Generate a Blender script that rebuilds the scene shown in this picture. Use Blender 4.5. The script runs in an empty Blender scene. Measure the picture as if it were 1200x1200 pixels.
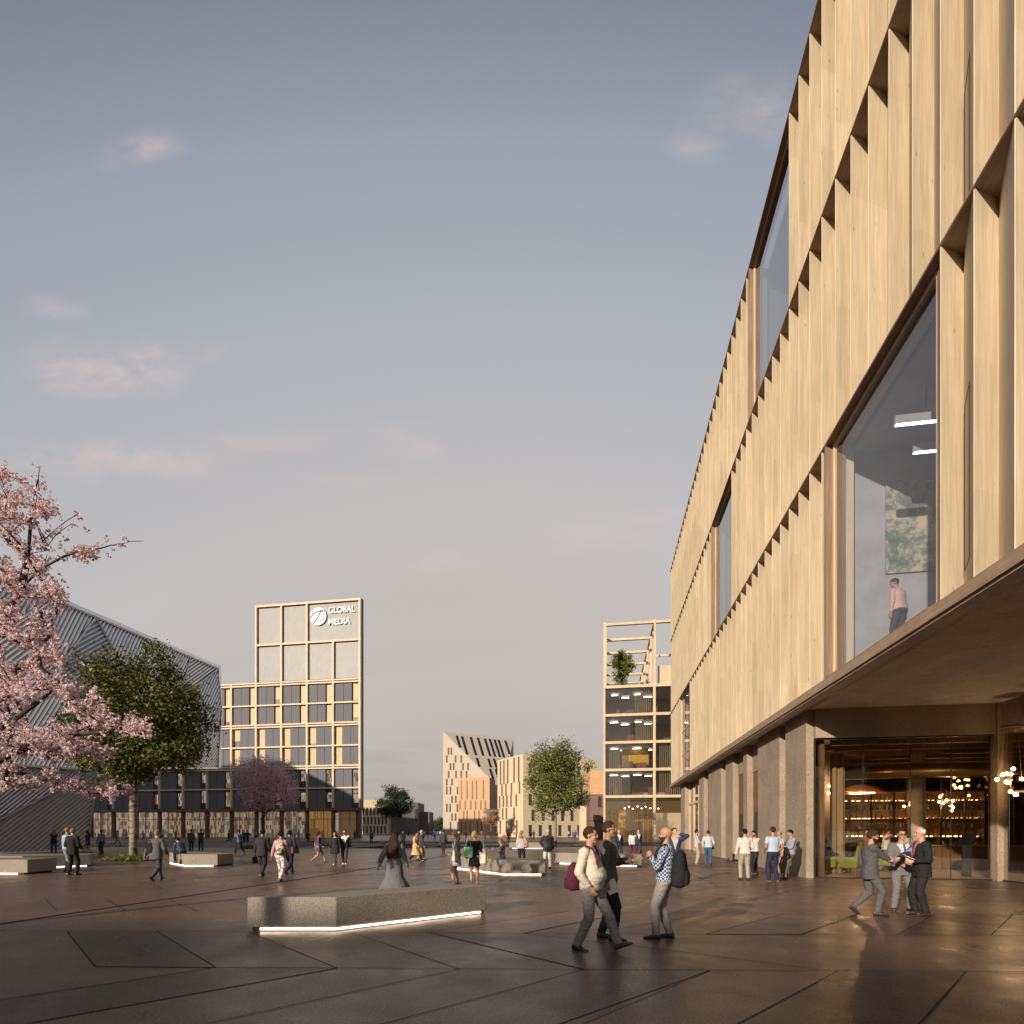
import bpy, bmesh, math, random
from mathutils import Vector as V, Matrix, noise
R = math.radians
random.seed(7)
sc = bpy.context.scene
COL = sc.collection
F = 638.0; HZ = 973.0; EYE = 1.7          # focal length and horizon in photo pixels, eye height in metres

def gp(px, py):                            # ground point seen at a photo pixel
    Y = F * EYE / (py - HZ); return V(((px - 600) * Y / F, Y, 0))
def at(px, Y, z=0): return V(((px - 600) * Y / F, Y, z))
def zz(py, Y): return EYE + (HZ - py) * Y / F

# ------------------------------------------------------------ materials
def nt(name):
    m = bpy.data.materials.new(name); m.use_nodes = True
    t = m.node_tree; t.nodes.clear(); o = t.nodes.new('ShaderNodeOutputMaterial')
    return m, t, o
def N(t, typ, **k):
    n = t.nodes.new('ShaderNode' + typ)
    for a, b in k.items():
        if a[0] == '_': n.inputs[a[1:].replace('_', ' ')].default_value = b
        else: setattr(n, a, b)
    return n
def rgba(c): return (c[0], c[1], c[2], 1)
def mat(name, c, rough=.7, c2=None, scale=4, bump=0, bscale=None, metal=0, stretch=(1, 1, 1), spec=.5,
        rand=0, emis=None, estr=0, detail=4, rv=0, contrast=(.35, .65), gen=None):
    m, t, o = nt(name); L = t.links.new
    b = N(t, 'BsdfPrincipled'); L(b.outputs[0], o.inputs[0])
    b.inputs['Base Color'].default_value = rgba(c); b.inputs['Roughness'].default_value = rough
    b.inputs['Metallic'].default_value = metal; b.inputs['Specular IOR Level'].default_value = spec
    tc = N(t, 'TexCoord'); mp = N(t, 'Mapping'); mp.inputs['Scale'].default_value = stretch
    L(tc.outputs['Object'], mp.inputs[0]); vec = mp.outputs[0]
    oi = N(t, 'ObjectInfo')
    if rand:
        ad = N(t, 'VectorMath', operation='ADD'); sx = N(t, 'VectorMath', operation='SCALE')
        cx = N(t, 'CombineXYZ'); L(oi.outputs['Random'], cx.inputs[0]); L(oi.outputs['Random'], cx.inputs[2])
        L(cx.outputs[0], sx.inputs[0]); sx.inputs['Scale'].default_value = 37
        L(vec, ad.inputs[0]); L(sx.outputs[0], ad.inputs[1]); vec = ad.outputs[0]
    col = None
    if c2 is not None:
        nz = N(t, 'TexNoise', _Scale=scale, _Detail=detail); L(vec, nz.inputs['Vector'])
        rp = N(t, 'ValToRGB'); rp.color_ramp.elements[0].position = contrast[0]; rp.color_ramp.elements[1].position = contrast[1]
        rp.color_ramp.elements[0].color = rgba(c); rp.color_ramp.elements[1].color = rgba(c2)
        L(nz.outputs['Fac'], rp.inputs[0]); col = rp.outputs[0]
        if rv:
            mr = N(t, 'MapRange'); mr.inputs[3].default_value = rough - rv; mr.inputs[4].default_value = rough + rv
            L(nz.outputs['Fac'], mr.inputs[0]); L(mr.outputs[0], b.inputs['Roughness'])
    if rand:
        hs = N(t, 'HueSaturation'); mr = N(t, 'MapRange'); mr.inputs[3].default_value = 1 - rand; mr.inputs[4].default_value = 1 + rand
        L(oi.outputs['Random'], mr.inputs[0]); L(mr.outputs[0], hs.inputs['Value'])
        if col: L(col, hs.inputs['Color'])
        else: hs.inputs['Color'].default_value = rgba(c)
        col = hs.outputs[0]
    if col: L(col, b.inputs['Base Color'])
    if bump:
        n2 = N(t, 'TexNoise', _Scale=bscale or scale * 3, _Detail=5); L(vec, n2.inputs['Vector'])
        bp = N(t, 'Bump', _Strength=bump, _Distance=.02); L(n2.outputs['Fac'], bp.inputs['Height']); L(bp.outputs[0], b.inputs['Normal'])
    if emis:
        b.inputs['Emission Color'].default_value = rgba(emis); b.inputs['Emission Strength'].default_value = estr
    return m
def glassm(name, tint=(.8, .82, .85), refl=.12, rough=.02, gtint=(1, 1, 1), ior=1.5):
    m, t, o = nt(name); L = t.links.new
    tr = N(t, 'BsdfTransparent'); tr.inputs[0].default_value = rgba(tint)
    gl = N(t, 'BsdfGlossy'); gl.inputs['Roughness'].default_value = rough; gl.inputs[0].default_value = rgba(gtint)
    ge = N(t, 'NewGeometry'); dt = N(t, 'VectorMath', operation='DOT_PRODUCT'); L(ge.outputs['Normal'], dt.inputs[0]); L(ge.outputs['Incoming'], dt.inputs[1])
    ab = N(t, 'Math', operation='ABSOLUTE'); L(dt.outputs['Value'], ab.inputs[0]); om = N(t, 'Math', operation='SUBTRACT', use_clamp=True); om.inputs[0].default_value = 1; L(ab.outputs[0], om.inputs[1])
    pw = N(t, 'Math', operation='POWER'); L(om.outputs[0], pw.inputs[0]); pw.inputs[1].default_value = 5      # Schlick reflectance of a thin pane, same from both sides
    ad = N(t, 'Math', operation='MULTIPLY_ADD', use_clamp=True); ad.inputs[1].default_value = 1 - refl - .06; ad.inputs[2].default_value = refl + .06; L(pw.outputs[0], ad.inputs[0])
    mx = N(t, 'MixShader'); L(ad.outputs[0], mx.inputs[0]); L(tr.outputs[0], mx.inputs[1]); L(gl.outputs[0], mx.inputs[2])
    L(mx.outputs[0], o.inputs[0]); return m
def emit(name, c, s):
    m, t, o = nt(name); e = N(t, 'Emission'); e.inputs[0].default_value = rgba(c); e.inputs[1].default_value = s
    t.links.new(e.outputs[0], o.inputs[0]); return m
def woodm(name, c1, c2, rand=.06, rough=.55, horiz=False, joints=True):
    """timber boards with long vertical grain, fine fibres and small knots"""
    m, t, o = nt(name); L = t.links.new
    b = N(t, 'BsdfPrincipled', _Roughness=rough); L(b.outputs[0], o.inputs[0]); b.inputs['Specular IOR Level'].default_value = .3
    tc = N(t, 'TexCoord'); oi = N(t, 'ObjectInfo'); cx = N(t, 'CombineXYZ'); sx = N(t, 'VectorMath', operation='SCALE'); ad = N(t, 'VectorMath', operation='ADD')
    L(oi.outputs['Random'], cx.inputs[0]); L(oi.outputs['Random'], cx.inputs[2]); L(cx.outputs[0], sx.inputs[0]); sx.inputs['Scale'].default_value = 91
    L(tc.outputs['Object'], ad.inputs[0]); L(sx.outputs[0], ad.inputs[1])
    mp = N(t, 'Mapping'); mp.inputs['Scale'].default_value = (.35, 9, 9) if horiz else (9, 9, .35); L(ad.outputs[0], mp.inputs[0])
    n1 = N(t, 'TexNoise', _Scale=2.2, _Detail=7, _Roughness=.62, _Distortion=.6); L(mp.outputs[0], n1.inputs['Vector'])
    rp = N(t, 'ValToRGB'); e = rp.color_ramp.elements; e[0].position = .4; e[1].position = .6
    e[0].color = rgba(c2); e[1].color = rgba(c1); L(n1.outputs['Fac'], rp.inputs[0])
    mp2 = N(t, 'Mapping'); mp2.inputs['Scale'].default_value = (1.6, 1.6, .5); L(ad.outputs[0], mp2.inputs[0])
    vo = N(t, 'TexVoronoi', _Scale=2.2); L(mp2.outputs[0], vo.inputs['Vector'])
    r2 = N(t, 'ValToRGB'); e = r2.color_ramp.elements; e[0].position = .03; e[1].position = .085; e[0].color = (.35, .25, .17, 1); e[1].color = (1, 1, 1, 1)
    L(vo.outputs['Distance'], r2.inputs[0])
    mx = N(t, 'Mix', data_type='RGBA', blend_type='MULTIPLY'); mx.inputs[0].default_value = .75; L(rp.outputs[0], mx.inputs[6]); L(r2.outputs[0], mx.inputs[7])
    hs = N(t, 'HueSaturation'); mr = N(t, 'MapRange'); mr.inputs[3].default_value = 1 - rand; mr.inputs[4].default_value = 1 + rand
    L(oi.outputs['Random'], mr.inputs[0])
    # boards of different tone butted end to end, and soft weathering that runs down the face
    sz = N(t, 'SeparateXYZ'); L(ad.outputs[0], sz.inputs[0]); dz = N(t, 'Math', operation='DIVIDE'); dz.inputs[1].default_value = 2.35; L(sz.outputs[2], dz.inputs[0]); fz = N(t, 'Math', operation='FLOOR'); L(dz.outputs[0], fz.inputs[0])
    wn = N(t, 'TexWhiteNoise', noise_dimensions='1D'); L(fz.outputs[0], wn.inputs['W']); m2 = N(t, 'MapRange'); m2.inputs[3].default_value = .93; m2.inputs[4].default_value = 1.05; L(wn.outputs['Value'], m2.inputs[0])
    m3p = N(t, 'Mapping'); m3p.inputs['Scale'].default_value = (2.5, 2.5, .22); L(ad.outputs[0], m3p.inputs[0]); n3 = N(t, 'TexNoise', _Scale=1.1, _Detail=5, _Roughness=.6); L(m3p.outputs[0], n3.inputs['Vector'])
    m3 = N(t, 'MapRange'); m3.inputs[1].default_value = .3; m3.inputs[2].default_value = .7; m3.inputs[3].default_value = .87; m3.inputs[4].default_value = 1.08; L(n3.outputs['Fac'], m3.inputs[0])
    q1 = N(t, 'Math', operation='MULTIPLY'); L(mr.outputs[0], q1.inputs[0]); L(m2.outputs[0], q1.inputs[1]); q2 = N(t, 'Math', operation='MULTIPLY'); L(q1.outputs[0], q2.inputs[0]); L(m3.outputs[0], q2.inputs[1])
    L(q2.outputs[0], hs.inputs['Value']); L(mx.outputs[2], hs.inputs['Color']); L(hs.outputs[0], b.inputs['Base Color'])
    bp = N(t, 'Bump', _Strength=.18, _Distance=.004); L(n1.outputs['Fac'], bp.inputs['Height']); L(bp.outputs[0], b.inputs['Normal'])
    return m
def stonem(name, c1, c2, scale=60, rough=.75, bump=.25, big=.25, blot=None):
    """concrete / terrazzo: fine aggregate over broad, soft staining"""
    m, t, o = nt(name); L = t.links.new
    b = N(t, 'BsdfPrincipled', _Roughness=rough); L(b.outputs[0], o.inputs[0]); b.inputs['Specular IOR Level'].default_value = .35
    tc = N(t, 'TexCoord')
    n1 = N(t, 'TexNoise', _Scale=scale, _Detail=3, _Roughness=.7); L(tc.outputs['Object'], n1.inputs['Vector'])
    rp = N(t, 'ValToRGB'); e = rp.color_ramp.elements; e[0].position = .36; e[1].position = .62; e[0].color = rgba(c2); e[1].color = rgba(c1); L(n1.outputs['Fac'], rp.inputs[0])
    n2 = N(t, 'TexNoise', _Scale=1.3, _Detail=7, _Roughness=.65); mp = N(t, 'Mapping'); mp.inputs['Scale'].default_value = (1, 1, .55); L(tc.outputs['Object'], mp.inputs[0]); L(mp.outputs[0], n2.inputs['Vector'])
    mr = N(t, 'MapRange'); mr.inputs[1].default_value = .3; mr.inputs[2].default_value = .7; mr.inputs[3].default_value = 1 - big; mr.inputs[4].default_value = 1 + big; L(n2.outputs['Fac'], mr.inputs[0])
    hs = N(t, 'HueSaturation'); L(mr.outputs[0], hs.inputs['Value']); L(rp.outputs[0], hs.inputs['Color']); L(hs.outputs[0], b.inputs['Base Color'])
    bp = N(t, 'Bump', _Strength=bump, _Distance=.006); L(n1.outputs['Fac'], bp.inputs['Height']); L(bp.outputs[0], b.inputs['Normal'])
    return m

# ------------------------------------------------------------ objects
def tag(o, label=None, cat=None, group=None, kind=None):
    if label: o['label'] = label
    if cat: o['category'] = cat
    if group: o['group'] = group
    if kind: o['kind'] = kind
    return o
def empty(name, loc=(0, 0, 0), rz=0, label=None, cat=None, group=None):
    o = bpy.data.objects.new(name, None); COL.objects.link(o); o.location = loc; o.rotation_euler = (0, 0, rz)
    o.empty_display_size = .3
    return tag(o, label, cat, group)
def link(name, me, parent=None, loc=None, rz=None):
    o = bpy.data.objects.new(name, me); COL.objects.link(o)
    if parent: o.parent = parent
    if loc is not None: o.location = loc
    if rz is not None: o.rotation_euler = (0, 0, rz)
    return o
class MB:
    """collects shapes for ONE mesh object"""
    def __init__(s): s.v = []; s.f = []; s.mi = []; s.cur = 0
    def add(s, vs, fs):
        k = len(s.v); s.v += [tuple(x) for x in vs]
        for f in fs: s.f.append(tuple(i + k for i in f)); s.mi.append(s.cur)
        return s
    def box(s, x0, x1, y0, y1, z0, z1):
        return s.add([(x0, y0, z0), (x1, y0, z0), (x1, y1, z0), (x0, y1, z0), (x0, y0, z1), (x1, y0, z1), (x1, y1, z1), (x0, y1, z1)],
                     [(0, 3, 2, 1), (4, 5, 6, 7), (0, 1, 5, 4), (1, 2, 6, 5), (2, 3, 7, 6), (3, 0, 4, 7)])
    def prism(s, pts, z0, z1, zt=None):
        n = len(pts); a = sum(pts[i][0] * pts[(i + 1) % n][1] - pts[(i + 1) % n][0] * pts[i][1] for i in range(n))
        if a < 0: pts = pts[::-1]
        vs = [(p[0], p[1], z0) for p in pts] + [(p[0], p[1], z1) for p in pts]
        return s.add(vs, [tuple(range(n))[::-1], tuple(range(n, 2 * n))] + [(i, (i + 1) % n, (i + 1) % n + n, i + n) for i in range(n)])
    def quad(s, a, b, c, d): return s.add([a, b, c, d], [(0, 1, 2, 3)])
    def bar(s, a, b, w, h, up=V((0, 0, 1))):
        a = V(a); b = V(b); d = (b - a).normalized(); x = d.cross(up)
        if x.length < 1e-4: x = V((1, 0, 0))
        x.normalize(); y = x.cross(d); x *= w / 2; y *= h / 2
        vs = [a - x - y, a + x - y, a + x + y, a - x + y, b - x - y, b + x - y, b + x + y, b - x + y]
        return s.add(vs, [(0, 1, 2, 3), (7, 6, 5, 4), (0, 4, 5, 1), (1, 5, 6, 2), (2, 6, 7, 3), (3, 7, 4, 0)])
    def tube(s, pts, rad, n=8, cap=True):
        pts = [V(p) for p in pts]; k = len(pts); rad = rad if hasattr(rad, '__len__') else [rad] * k
        vs = []; x = None
        for i, p in enumerate(pts):
            d = (pts[min(i + 1, k - 1)] - pts[max(i - 1, 0)]).normalized()
            if x is None: x = d.orthogonal()
            x = (x - d * x.dot(d)).normalized(); y = d.cross(x)
            for j in range(n):
                a = 2 * math.pi * j / n; vs.append(p + (x * math.cos(a) + y * math.sin(a)) * rad[i])
        fs = [(i * n + j, i * n + (j + 1) % n, (i + 1) * n + (j + 1) % n, (i + 1) * n + j) for i in range(k - 1) for j in range(n)]
        if cap: fs += [tuple(range(n))[::-1], tuple(range((k - 1) * n, k * n))]
        return s.add(vs, fs)
    def lathe(s, prof, n=24, c=(0, 0, 0)):
        vs = [(c[0] + r * math.cos(2 * math.pi * j / n), c[1] + r * math.sin(2 * math.pi * j / n), c[2] + z) for r, z in prof for j in range(n)]
        k = len(prof)
        return s.add(vs, [(i * n + j, i * n + (j + 1) % n, (i + 1) * n + (j + 1) % n, (i + 1) * n + j) for i in range(k - 1) for j in range(n)])
    def ell(s, c, r, n=12, m=8, M=None):
        vs = []; c = V(c)
        for i in range(m + 1):
            th = math.pi * i / m
            for j in range(n):
                p = V((r[0] * math.sin(th) * math.cos(2 * math.pi * j / n), r[1] * math.sin(th) * math.sin(2 * math.pi * j / n), r[2] * math.cos(th)))
                vs.append(c + (M @ p if M else p))
        return s.add(vs, [(i * n + j, (i + 1) * n + j, (i + 1) * n + (j + 1) % n, i * n + (j + 1) % n) for i in range(m) for j in range(n)])
    def mesh(s, name, mats=None, smooth=False):
        me = bpy.data.meshes.new(name); me.from_pydata(s.v, [], s.f)
        for m in (mats if isinstance(mats, (list, tuple)) else [mats] if mats else []): me.materials.append(m)
        if s.cur or any(s.mi): me.polygons.foreach_set('material_index', s.mi)
        if smooth: me.polygons.foreach_set('use_smooth', [True] * len(s.f))
        me.update(); return me
    def build(s, name, mats=None, parent=None, smooth=False, loc=None, rz=None, bevel=0):
        o = link(name, s.mesh(name, mats, smooth), parent, loc, rz)
        if bevel:
            b = o.modifiers.new('edge', 'BEVEL'); b.width = bevel; b.segments = 2; b.limit_method = 'ANGLE'
        return o
def copytree(o, parent=None):
    c = o.copy(); COL.objects.link(c)
    if parent: c.parent = parent
    for ch in list(o.children): copytree(ch, c)
    return c
# ------------------------------------------------------------ people
def cloth(name, c, c2=None, rough=.85, bump=.15, scale=30):
    c2 = c2 or tuple(x * 1.25 + .004 for x in c)
    return mat(name, c, rough, c2, scale, bump, 120, spec=.2, detail=3)
SKIN = {}
def skin(tone):
    if tone not in SKIN:
        c = {'pale': (.52, .30, .21), 'mid': (.42, .23, .15), 'tan': (.3, .16, .1), 'dark': (.09, .045, .03)}[tone]
        SKIN[tone] = mat('skin_' + tone, c, .5, tuple(x * .85 for x in c), 9, .05, 80, spec=.4)
    return SKIN[tone]
CL = {}
def cm(c):
    if c not in CL:
        CL[c] = cloth('cloth_%d' % len(CL), c)
    return CL[c]
def checkm():
    m, t, o = nt('checked_cloth'); L = t.links.new
    b = N(t, 'BsdfPrincipled', _Roughness=.85); L(b.outputs[0], o.inputs[0]); tc = N(t, 'TexCoord')
    ck = N(t, 'TexChecker', _Scale=33); ck.inputs[1].default_value = (.02, .035, .09, 1); ck.inputs[2].default_value = (.36, .42, .52, 1)
    mp = N(t, 'Mapping'); mp.inputs['Location'].default_value = (.011, .007, .004); L(tc.outputs['Object'], mp.inputs[0]); L(mp.outputs[0], ck.inputs[0]); L(ck.outputs[0], b.inputs['Base Color']); return m
def floralm(name, cs, scale=22):
    m, t, o = nt(name); L = t.links.new
    b = N(t, 'BsdfPrincipled', _Roughness=.8); L(b.outputs[0], o.inputs[0]); tc = N(t, 'TexCoord')
    vo = N(t, 'TexVoronoi', _Scale=scale); L(tc.outputs['Object'], vo.inputs['Vector'])
    sp = N(t, 'SeparateColor'); L(vo.outputs['Color'], sp.inputs[0]); rp = N(t, 'ValToRGB'); rp.color_ramp.interpolation = 'CONSTANT'
    L(sp.outputs[0], rp.inputs[0])
    for i, c in enumerate(cs):
        e = rp.color_ramp.elements[i] if i < 2 else rp.color_ramp.elements.new(i / len(cs))
        e.position = i / len(cs); e.color = rgba(c)
    L(rp.outputs[0], b.inputs['Base Color']); return m
HAIRC = {'brown': (.03, .017, .01), 'black': (.008, .007, .007), 'blonde': (.42, .28, .13), 'grey': (.33, .31, .29), 'auburn': (.03, .012, .009), 'white': (.55, .53, .5), 'dirty': (.2, .12, .06)}
HM = {}
def hm(k):
    if k not in HM: HM[k] = mat('hair_' + k, HAIRC[k], .75, tuple(x * 1.6 for x in HAIRC[k]), 40, .5, 90, stretch=(1, 1, .25), spec=.15)
    return HM[k]
LEATHER = mat('shoe_leather', (.018, .014, .012), .35, (.035, .026, .02), 20)
TANSHOE = mat('tan_leather', (.13, .065, .035), .45, (.18, .09, .05), 20)
WHITESHOE = mat('white_trainer', (.7, .68, .64), .5)
EYE_M = mat('eye_dark', (.012, .009, .008), .25); LIP_M = mat('lips', (.3, .1, .08), .5); LENS = mat('spectacle_frame', (.015, .013, .012), .3)

def remesh(mb, vox, sm, mats, wr=0, seed=0):
    me = mb.mesh('tmp'); ob = bpy.data.objects.new('tmp', me); COL.objects.link(ob)
    r = ob.modifiers.new('r', 'REMESH'); r.mode = 'VOXEL'; r.voxel_size = vox; r.use_smooth_shade = True
    if sm: q = ob.modifiers.new('s', 'SMOOTH'); q.factor = .5; q.iterations = sm
    dg = bpy.context.evaluated_depsgraph_get(); out = bpy.data.meshes.new_from_object(ob.evaluated_get(dg))
    bpy.data.objects.remove(ob); bpy.data.meshes.remove(me)
    out.materials.clear()
    for m in (mats if isinstance(mats, (list, tuple)) else [mats]): out.materials.append(m)
    if wr:
        so = V((seed * 3.1, seed * 1.7, 0)); ns = [v.normal.copy() for v in out.vertices]
        for v, n_ in zip(out.vertices, ns):
            p = v.co
            a = noise.noise(V((p.x * 7, p.y * 7, p.z * 7)) + so) * .8 + noise.noise(V((p.x * 11 + p.z * 6, p.y * 11 - p.z * 5, p.z * 26)) + so) * .9
            v.co = p + n_ * (wr * a)
    out.polygons.foreach_set('use_smooth', [True] * len(out.polygons)); return out

def ik(S, T, a, b, hint):
    d = T - S; L = min(d.length, (a + b) * .995); u = d.normalized(); T = S + u * L
    x = (a * a - b * b + L * L) / (2 * L); h = math.sqrt(max(a * a - x * x, 0)); hp = hint - u * hint.dot(u)
    return S + u * x + hp.normalized() * h, T
def capsule(mb, p0, p1, r0, r1, n=12, e0=1, e1=1):
    d = (p1 - p0).normalized(); pts = []; rr = []
    if e0:
        for t in (-.96, -.7, -.38): pts.append(p0 + d * (r0 * t)); rr.append(r0 * math.sqrt(1 - t * t))
    pts.append(p0); rr.append(r0)
    pts.append((p0 + p1) / 2); rr.append((r0 + r1) / 2)
    pts.append(p1); rr.append(r1)
    if e1:
        for t in (.38, .7, .96): pts.append(p1 + d * (r1 * t)); rr.append(r1 * math.sqrt(1 - t * t))
    mb.tube(pts, rr, n)
def loft(mb, secs, n=20, p=2.4):
    """secs: (centre, forward axis, left axis, depth, width)"""
    vs = []
    for c, fx, fy, d, w in secs:
        for j in range(n):
            a = 2 * math.pi * j / n; ca, sa = math.cos(a), math.sin(a)
            e = 2 / p; vs.append(c + fx * (d * math.copysign(abs(ca) ** e, ca)) + fy * (w * math.copysign(abs(sa) ** e, sa)))
    k = len(secs); fs = [(i * n + j, i * n + (j + 1) % n, (i + 1) * n + (j + 1) % n, (i + 1) * n + j) for i in range(k - 1) for j in range(n)]
    fs += [tuple(range(n))[::-1], tuple(range((k - 1) * n, k * n))]; mb.add(vs, fs)

POSES = {
 'stand': dict(),
 'relax': dict(lf=(.05, .12, 0, 0), rf=(-.03, -.1, 0, 0), rh=(.1, -.27, .84)),
 'walk': dict(lf=(.34, .07, 0, 22), rf=(-.33, -.08, .07, -32), lh=(-.16, .27, .86), rh=(.22, -.25, .9), drop=.045, lean=4),
 'walk2': dict(rf=(.33, -.07, 0, 20), lf=(-.34, .08, .07, -32), rh=(-.14, -.27, .86), lh=(.22, .25, .9), drop=.045, lean=4),
 'short': dict(lf=(.2, .08, 0, 8), rf=(-.2, -.08, .03, -15), lh=(-.08, .27, .82), rh=(.14, -.26, .85), drop=.02, lean=3),
 'phone': dict(rh=(.26, -.06, 1.16), lh=(.26, .05, 1.12), hp=22),
 'cross': dict(rh=(.24, .1, 1.18), lh=(.24, -.1, 1.2)),
}
def person(label, px, py, head, H=1.76, pose='stand', top=(.3, .3, .3), bot=(.05, .05, .06), kind='jacket', shirt=None, tie=None,
           hair=('short', 'brown'), tone='mid', det=1, fem=False, shoe=None, group=None, legs='trousers', loc=None, belly=0, beard=None, glasses=False, skip_shoes=False, **over):
    k = H / 1.78; ps = dict(lf=(.02, .11, 0, 0), rf=(-.02, -.11, 0, 0), lh=(.05, .26, .82), rh=(.05, -.26, .82), drop=0, lean=0, side=0, hy=0, hp=0, ty=0, curl=.5,
                            lhd=None, rhd=None, foot=8)
    ps.update(POSES.get(pose, {})); ps.update(over)
    gl = loc if loc is not None else gp(px, py)
    vox = {2: .0058, 1: .0095, 0: .017}[det]; cv = {2: .0085, 1: .013, 0: .02}[det]
    wr = {2: .0085, 1: .007, 0: 0}[det]; seed = hash(label) % 97 if False else sum(map(ord, label)) % 97
    P = V((ps.get('px', 0), 0, ps.get('pz', .935 - ps['drop'])))
    Rs = Matrix.Rotation(R(ps['lean']), 3, 'Y') @ Matrix.Rotation(R(ps['side']), 3, 'X')
    Ru = Matrix.Rotation(R(ps['ty']), 3, 'Z')
    up = Rs @ V((0, 0, 1)); fx = Rs @ V((1, 0, 0)); fy = Rs @ V((0, 1, 0)); ux = Rs @ (Ru @ V((1, 0, 0))); uy = Rs @ (Ru @ V((0, 1, 0)))
    def blend(t): q = min(max(t / .4, 0), 1); return (fx * (1 - q) + ux * q).normalized(), (fy * (1 - q) + uy * q).normalized()
    Nk = P + up * .535; hw = .165 if fem else .16
    prof = [(-.1, .085, .13), (-.03, .112, hw + .012), (.05, .108, hw), (.15, .098 - .01 * fem, .128 if fem else .145), (.26, .108, .14 - .012 * fem + .01), (.36, .12, .165 - .02 * fem), (.44, .108, .17 - .02 * fem), (.5, .08, .12), (.545, .058, .06)]
    dense = []
    for i in range(len(prof) - 1):
        p0, p1, p2, p3 = prof[max(i - 1, 0)], prof[i], prof[i + 1], prof[min(i + 2, len(prof) - 1)]
        for q in range(4):
            u = q / 4; dense.append(tuple(p1[c] if c and i in () else .5 * ((2 * p1[c]) + (-p0[c] + p2[c]) * u + (2 * p0[c] - 5 * p1[c] + 4 * p2[c] - p3[c]) * u * u + (-p0[c] + 3 * p1[c] - 3 * p2[c] + p3[c]) * u ** 3) if c else p1[0] + (p2[0] - p1[0]) * u for c in range(3)))
    dense.append(prof[-1])
    def torso(mb, inf, z0, z1, extra=None):
        ss = []
        for z, d, w in dense:
            if z0 - 1e-6 <= z <= z1 + 1e-6:
                a, b = blend(z); bl = belly * math.exp(-((z - .14) / .13) ** 2)
                ss.append((P + up * z + a * bl * .6, a, b, d + inf + bl * .55, w + inf + bl * .35))
        if extra: ss = extra + ss
        loft(mb, ss)
    shw = .185 - .025 * fem
    joints = {}
    for s, sg in (('l', 1), ('r', -1)):
        S = P + up * .455 + uy * (sg * shw); T = V(ps[s + 'h']); T.x += 0
        hint = V(ps.get(s + 'e', (-.5, sg * .35, -.6))); E, W = ik(S, T, .285, .25, hint)
        Hj = P + fy * (sg * .088) - V((0, 0, .02)); f = ps[s + 'f']; A = V((f[0], f[1], .085 + f[2])); K, A = ik(Hj, A, .435, .42, V(ps.get(s + 'k', (1, sg * .12, .15))))
        joints[s] = (S, E, W, Hj, K, A, f[3], sg)
    # --- skin: one continuous surface
    mb = MB(); torso(mb, 0, -.1, .545)
    yaw = Matrix.Rotation(R(ps['ty'] + ps['hy']), 3, 'Z') @ Matrix.Rotation(R(ps['hp']), 3, 'Y')
    HC = Nk + (up * .085 + yaw @ V((.02, 0, .075)) + V((.005, 0, 0)))
    def hp_(x, y, z): return HC + yaw @ V((x, y, z))
    hs = .97 if fem else 1.0
    capsule(mb, P + up * .48, hp_(-.01, 0, -.03), .06 - .012 * fem, .05 - .008 * fem)
    mb.ell(hp_(-.008, 0, .03), (.094 * hs, .074 * hs, .093 * hs), 16, 12, yaw); mb.ell(hp_(.024, 0, -.042), (.063 * hs, .056 * hs, .072 * hs), 14, 10, yaw)
    mb.ell(hp_(.058, 0, -.09), (.026, .03, .02), 10, 8, yaw)
    mb.ell(hp_(.088, 0, -.01), (.016, .01, .026), 10, 8, yaw); mb.ell(hp_(.098, 0, -.024), (.01, .0115, .01), 8, 6, yaw); mb.ell(hp_(.07, 0, .028), (.02, .052, .014), 10, 8, yaw)
    for sg in (1, -1): mb.ell(hp_(-.005, sg * .075, -.005), (.021, .012, .033), 8, 8, yaw); mb.ell(hp_(.06, sg * .036, -.03), (.026, .022, .024), 8, 8, yaw)
    for s in 'lr':
        S, E, W, Hj, K, A, pit, sg = joints[s]
        capsule(mb, S, E, .052 - .008 * fem, .04 - .006 * fem); capsule(mb, E, W, .041 - .006 * fem, .027)
        mb.ell(S, (.06 - .008 * fem,) * 3)
        capsule(mb, Hj, K, .088, .056); capsule(mb, K, A, .056, .036); mb.ell(K.lerp(A, .3) - V((.018, 0, 0)), (.05, .048, .1), 10, 8)
        # hand: palm, four fingers, thumb
        d = (V(ps[s + 'hd']) if ps[s + 'hd'] else (W - E)).normalized(); pn = V((0, -sg, 0)) if not ps.get(s + 'pn') else V(ps[s + 'pn']); pn = (pn - d * pn.dot(d)).normalized(); sd = d.cross(pn) * (sg)
        if sd.length < .5: sd = V((1, 0, 0))
        if not ps.get(s + 'pn') and sd.x < -.2: sd = -sd
        hk = .93 if fem else 1
        loft(mb, [(W - d * .01, pn, sd, .02, .027), (W + d * .03 * hk, pn, sd, .018, .036), (W + d * .085 * hk, pn, sd, .014, .04), (W + d * .095 * hk, pn, sd, .01, .036)], 12)
        cu = ps['curl']
        if det:
            fr = .0088 if det == 2 else .0105
            for q, (off, ln) in enumerate(((.031, .07), (.0105, .08), (-.0105, .074), (-.031, .056))):
                b0 = W + d * .085 * hk + sd * off; d1 = (d + pn * cu * .7 + sd * off * 2.2).normalized(); d2 = (d + pn * (cu * 2.1)).normalized(); d3 = (d + pn * cu * 4).normalized()
                m1 = b0 + d1 * ln * .5; m2 = m1 + d2 * ln * .3; capsule(mb, b0, m1, fr, fr, 8); capsule(mb, m1, m2, fr, fr * .92, 8); capsule(mb, m2, m2 + d3 * ln * .24, fr * .92, fr * .75, 8)
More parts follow.
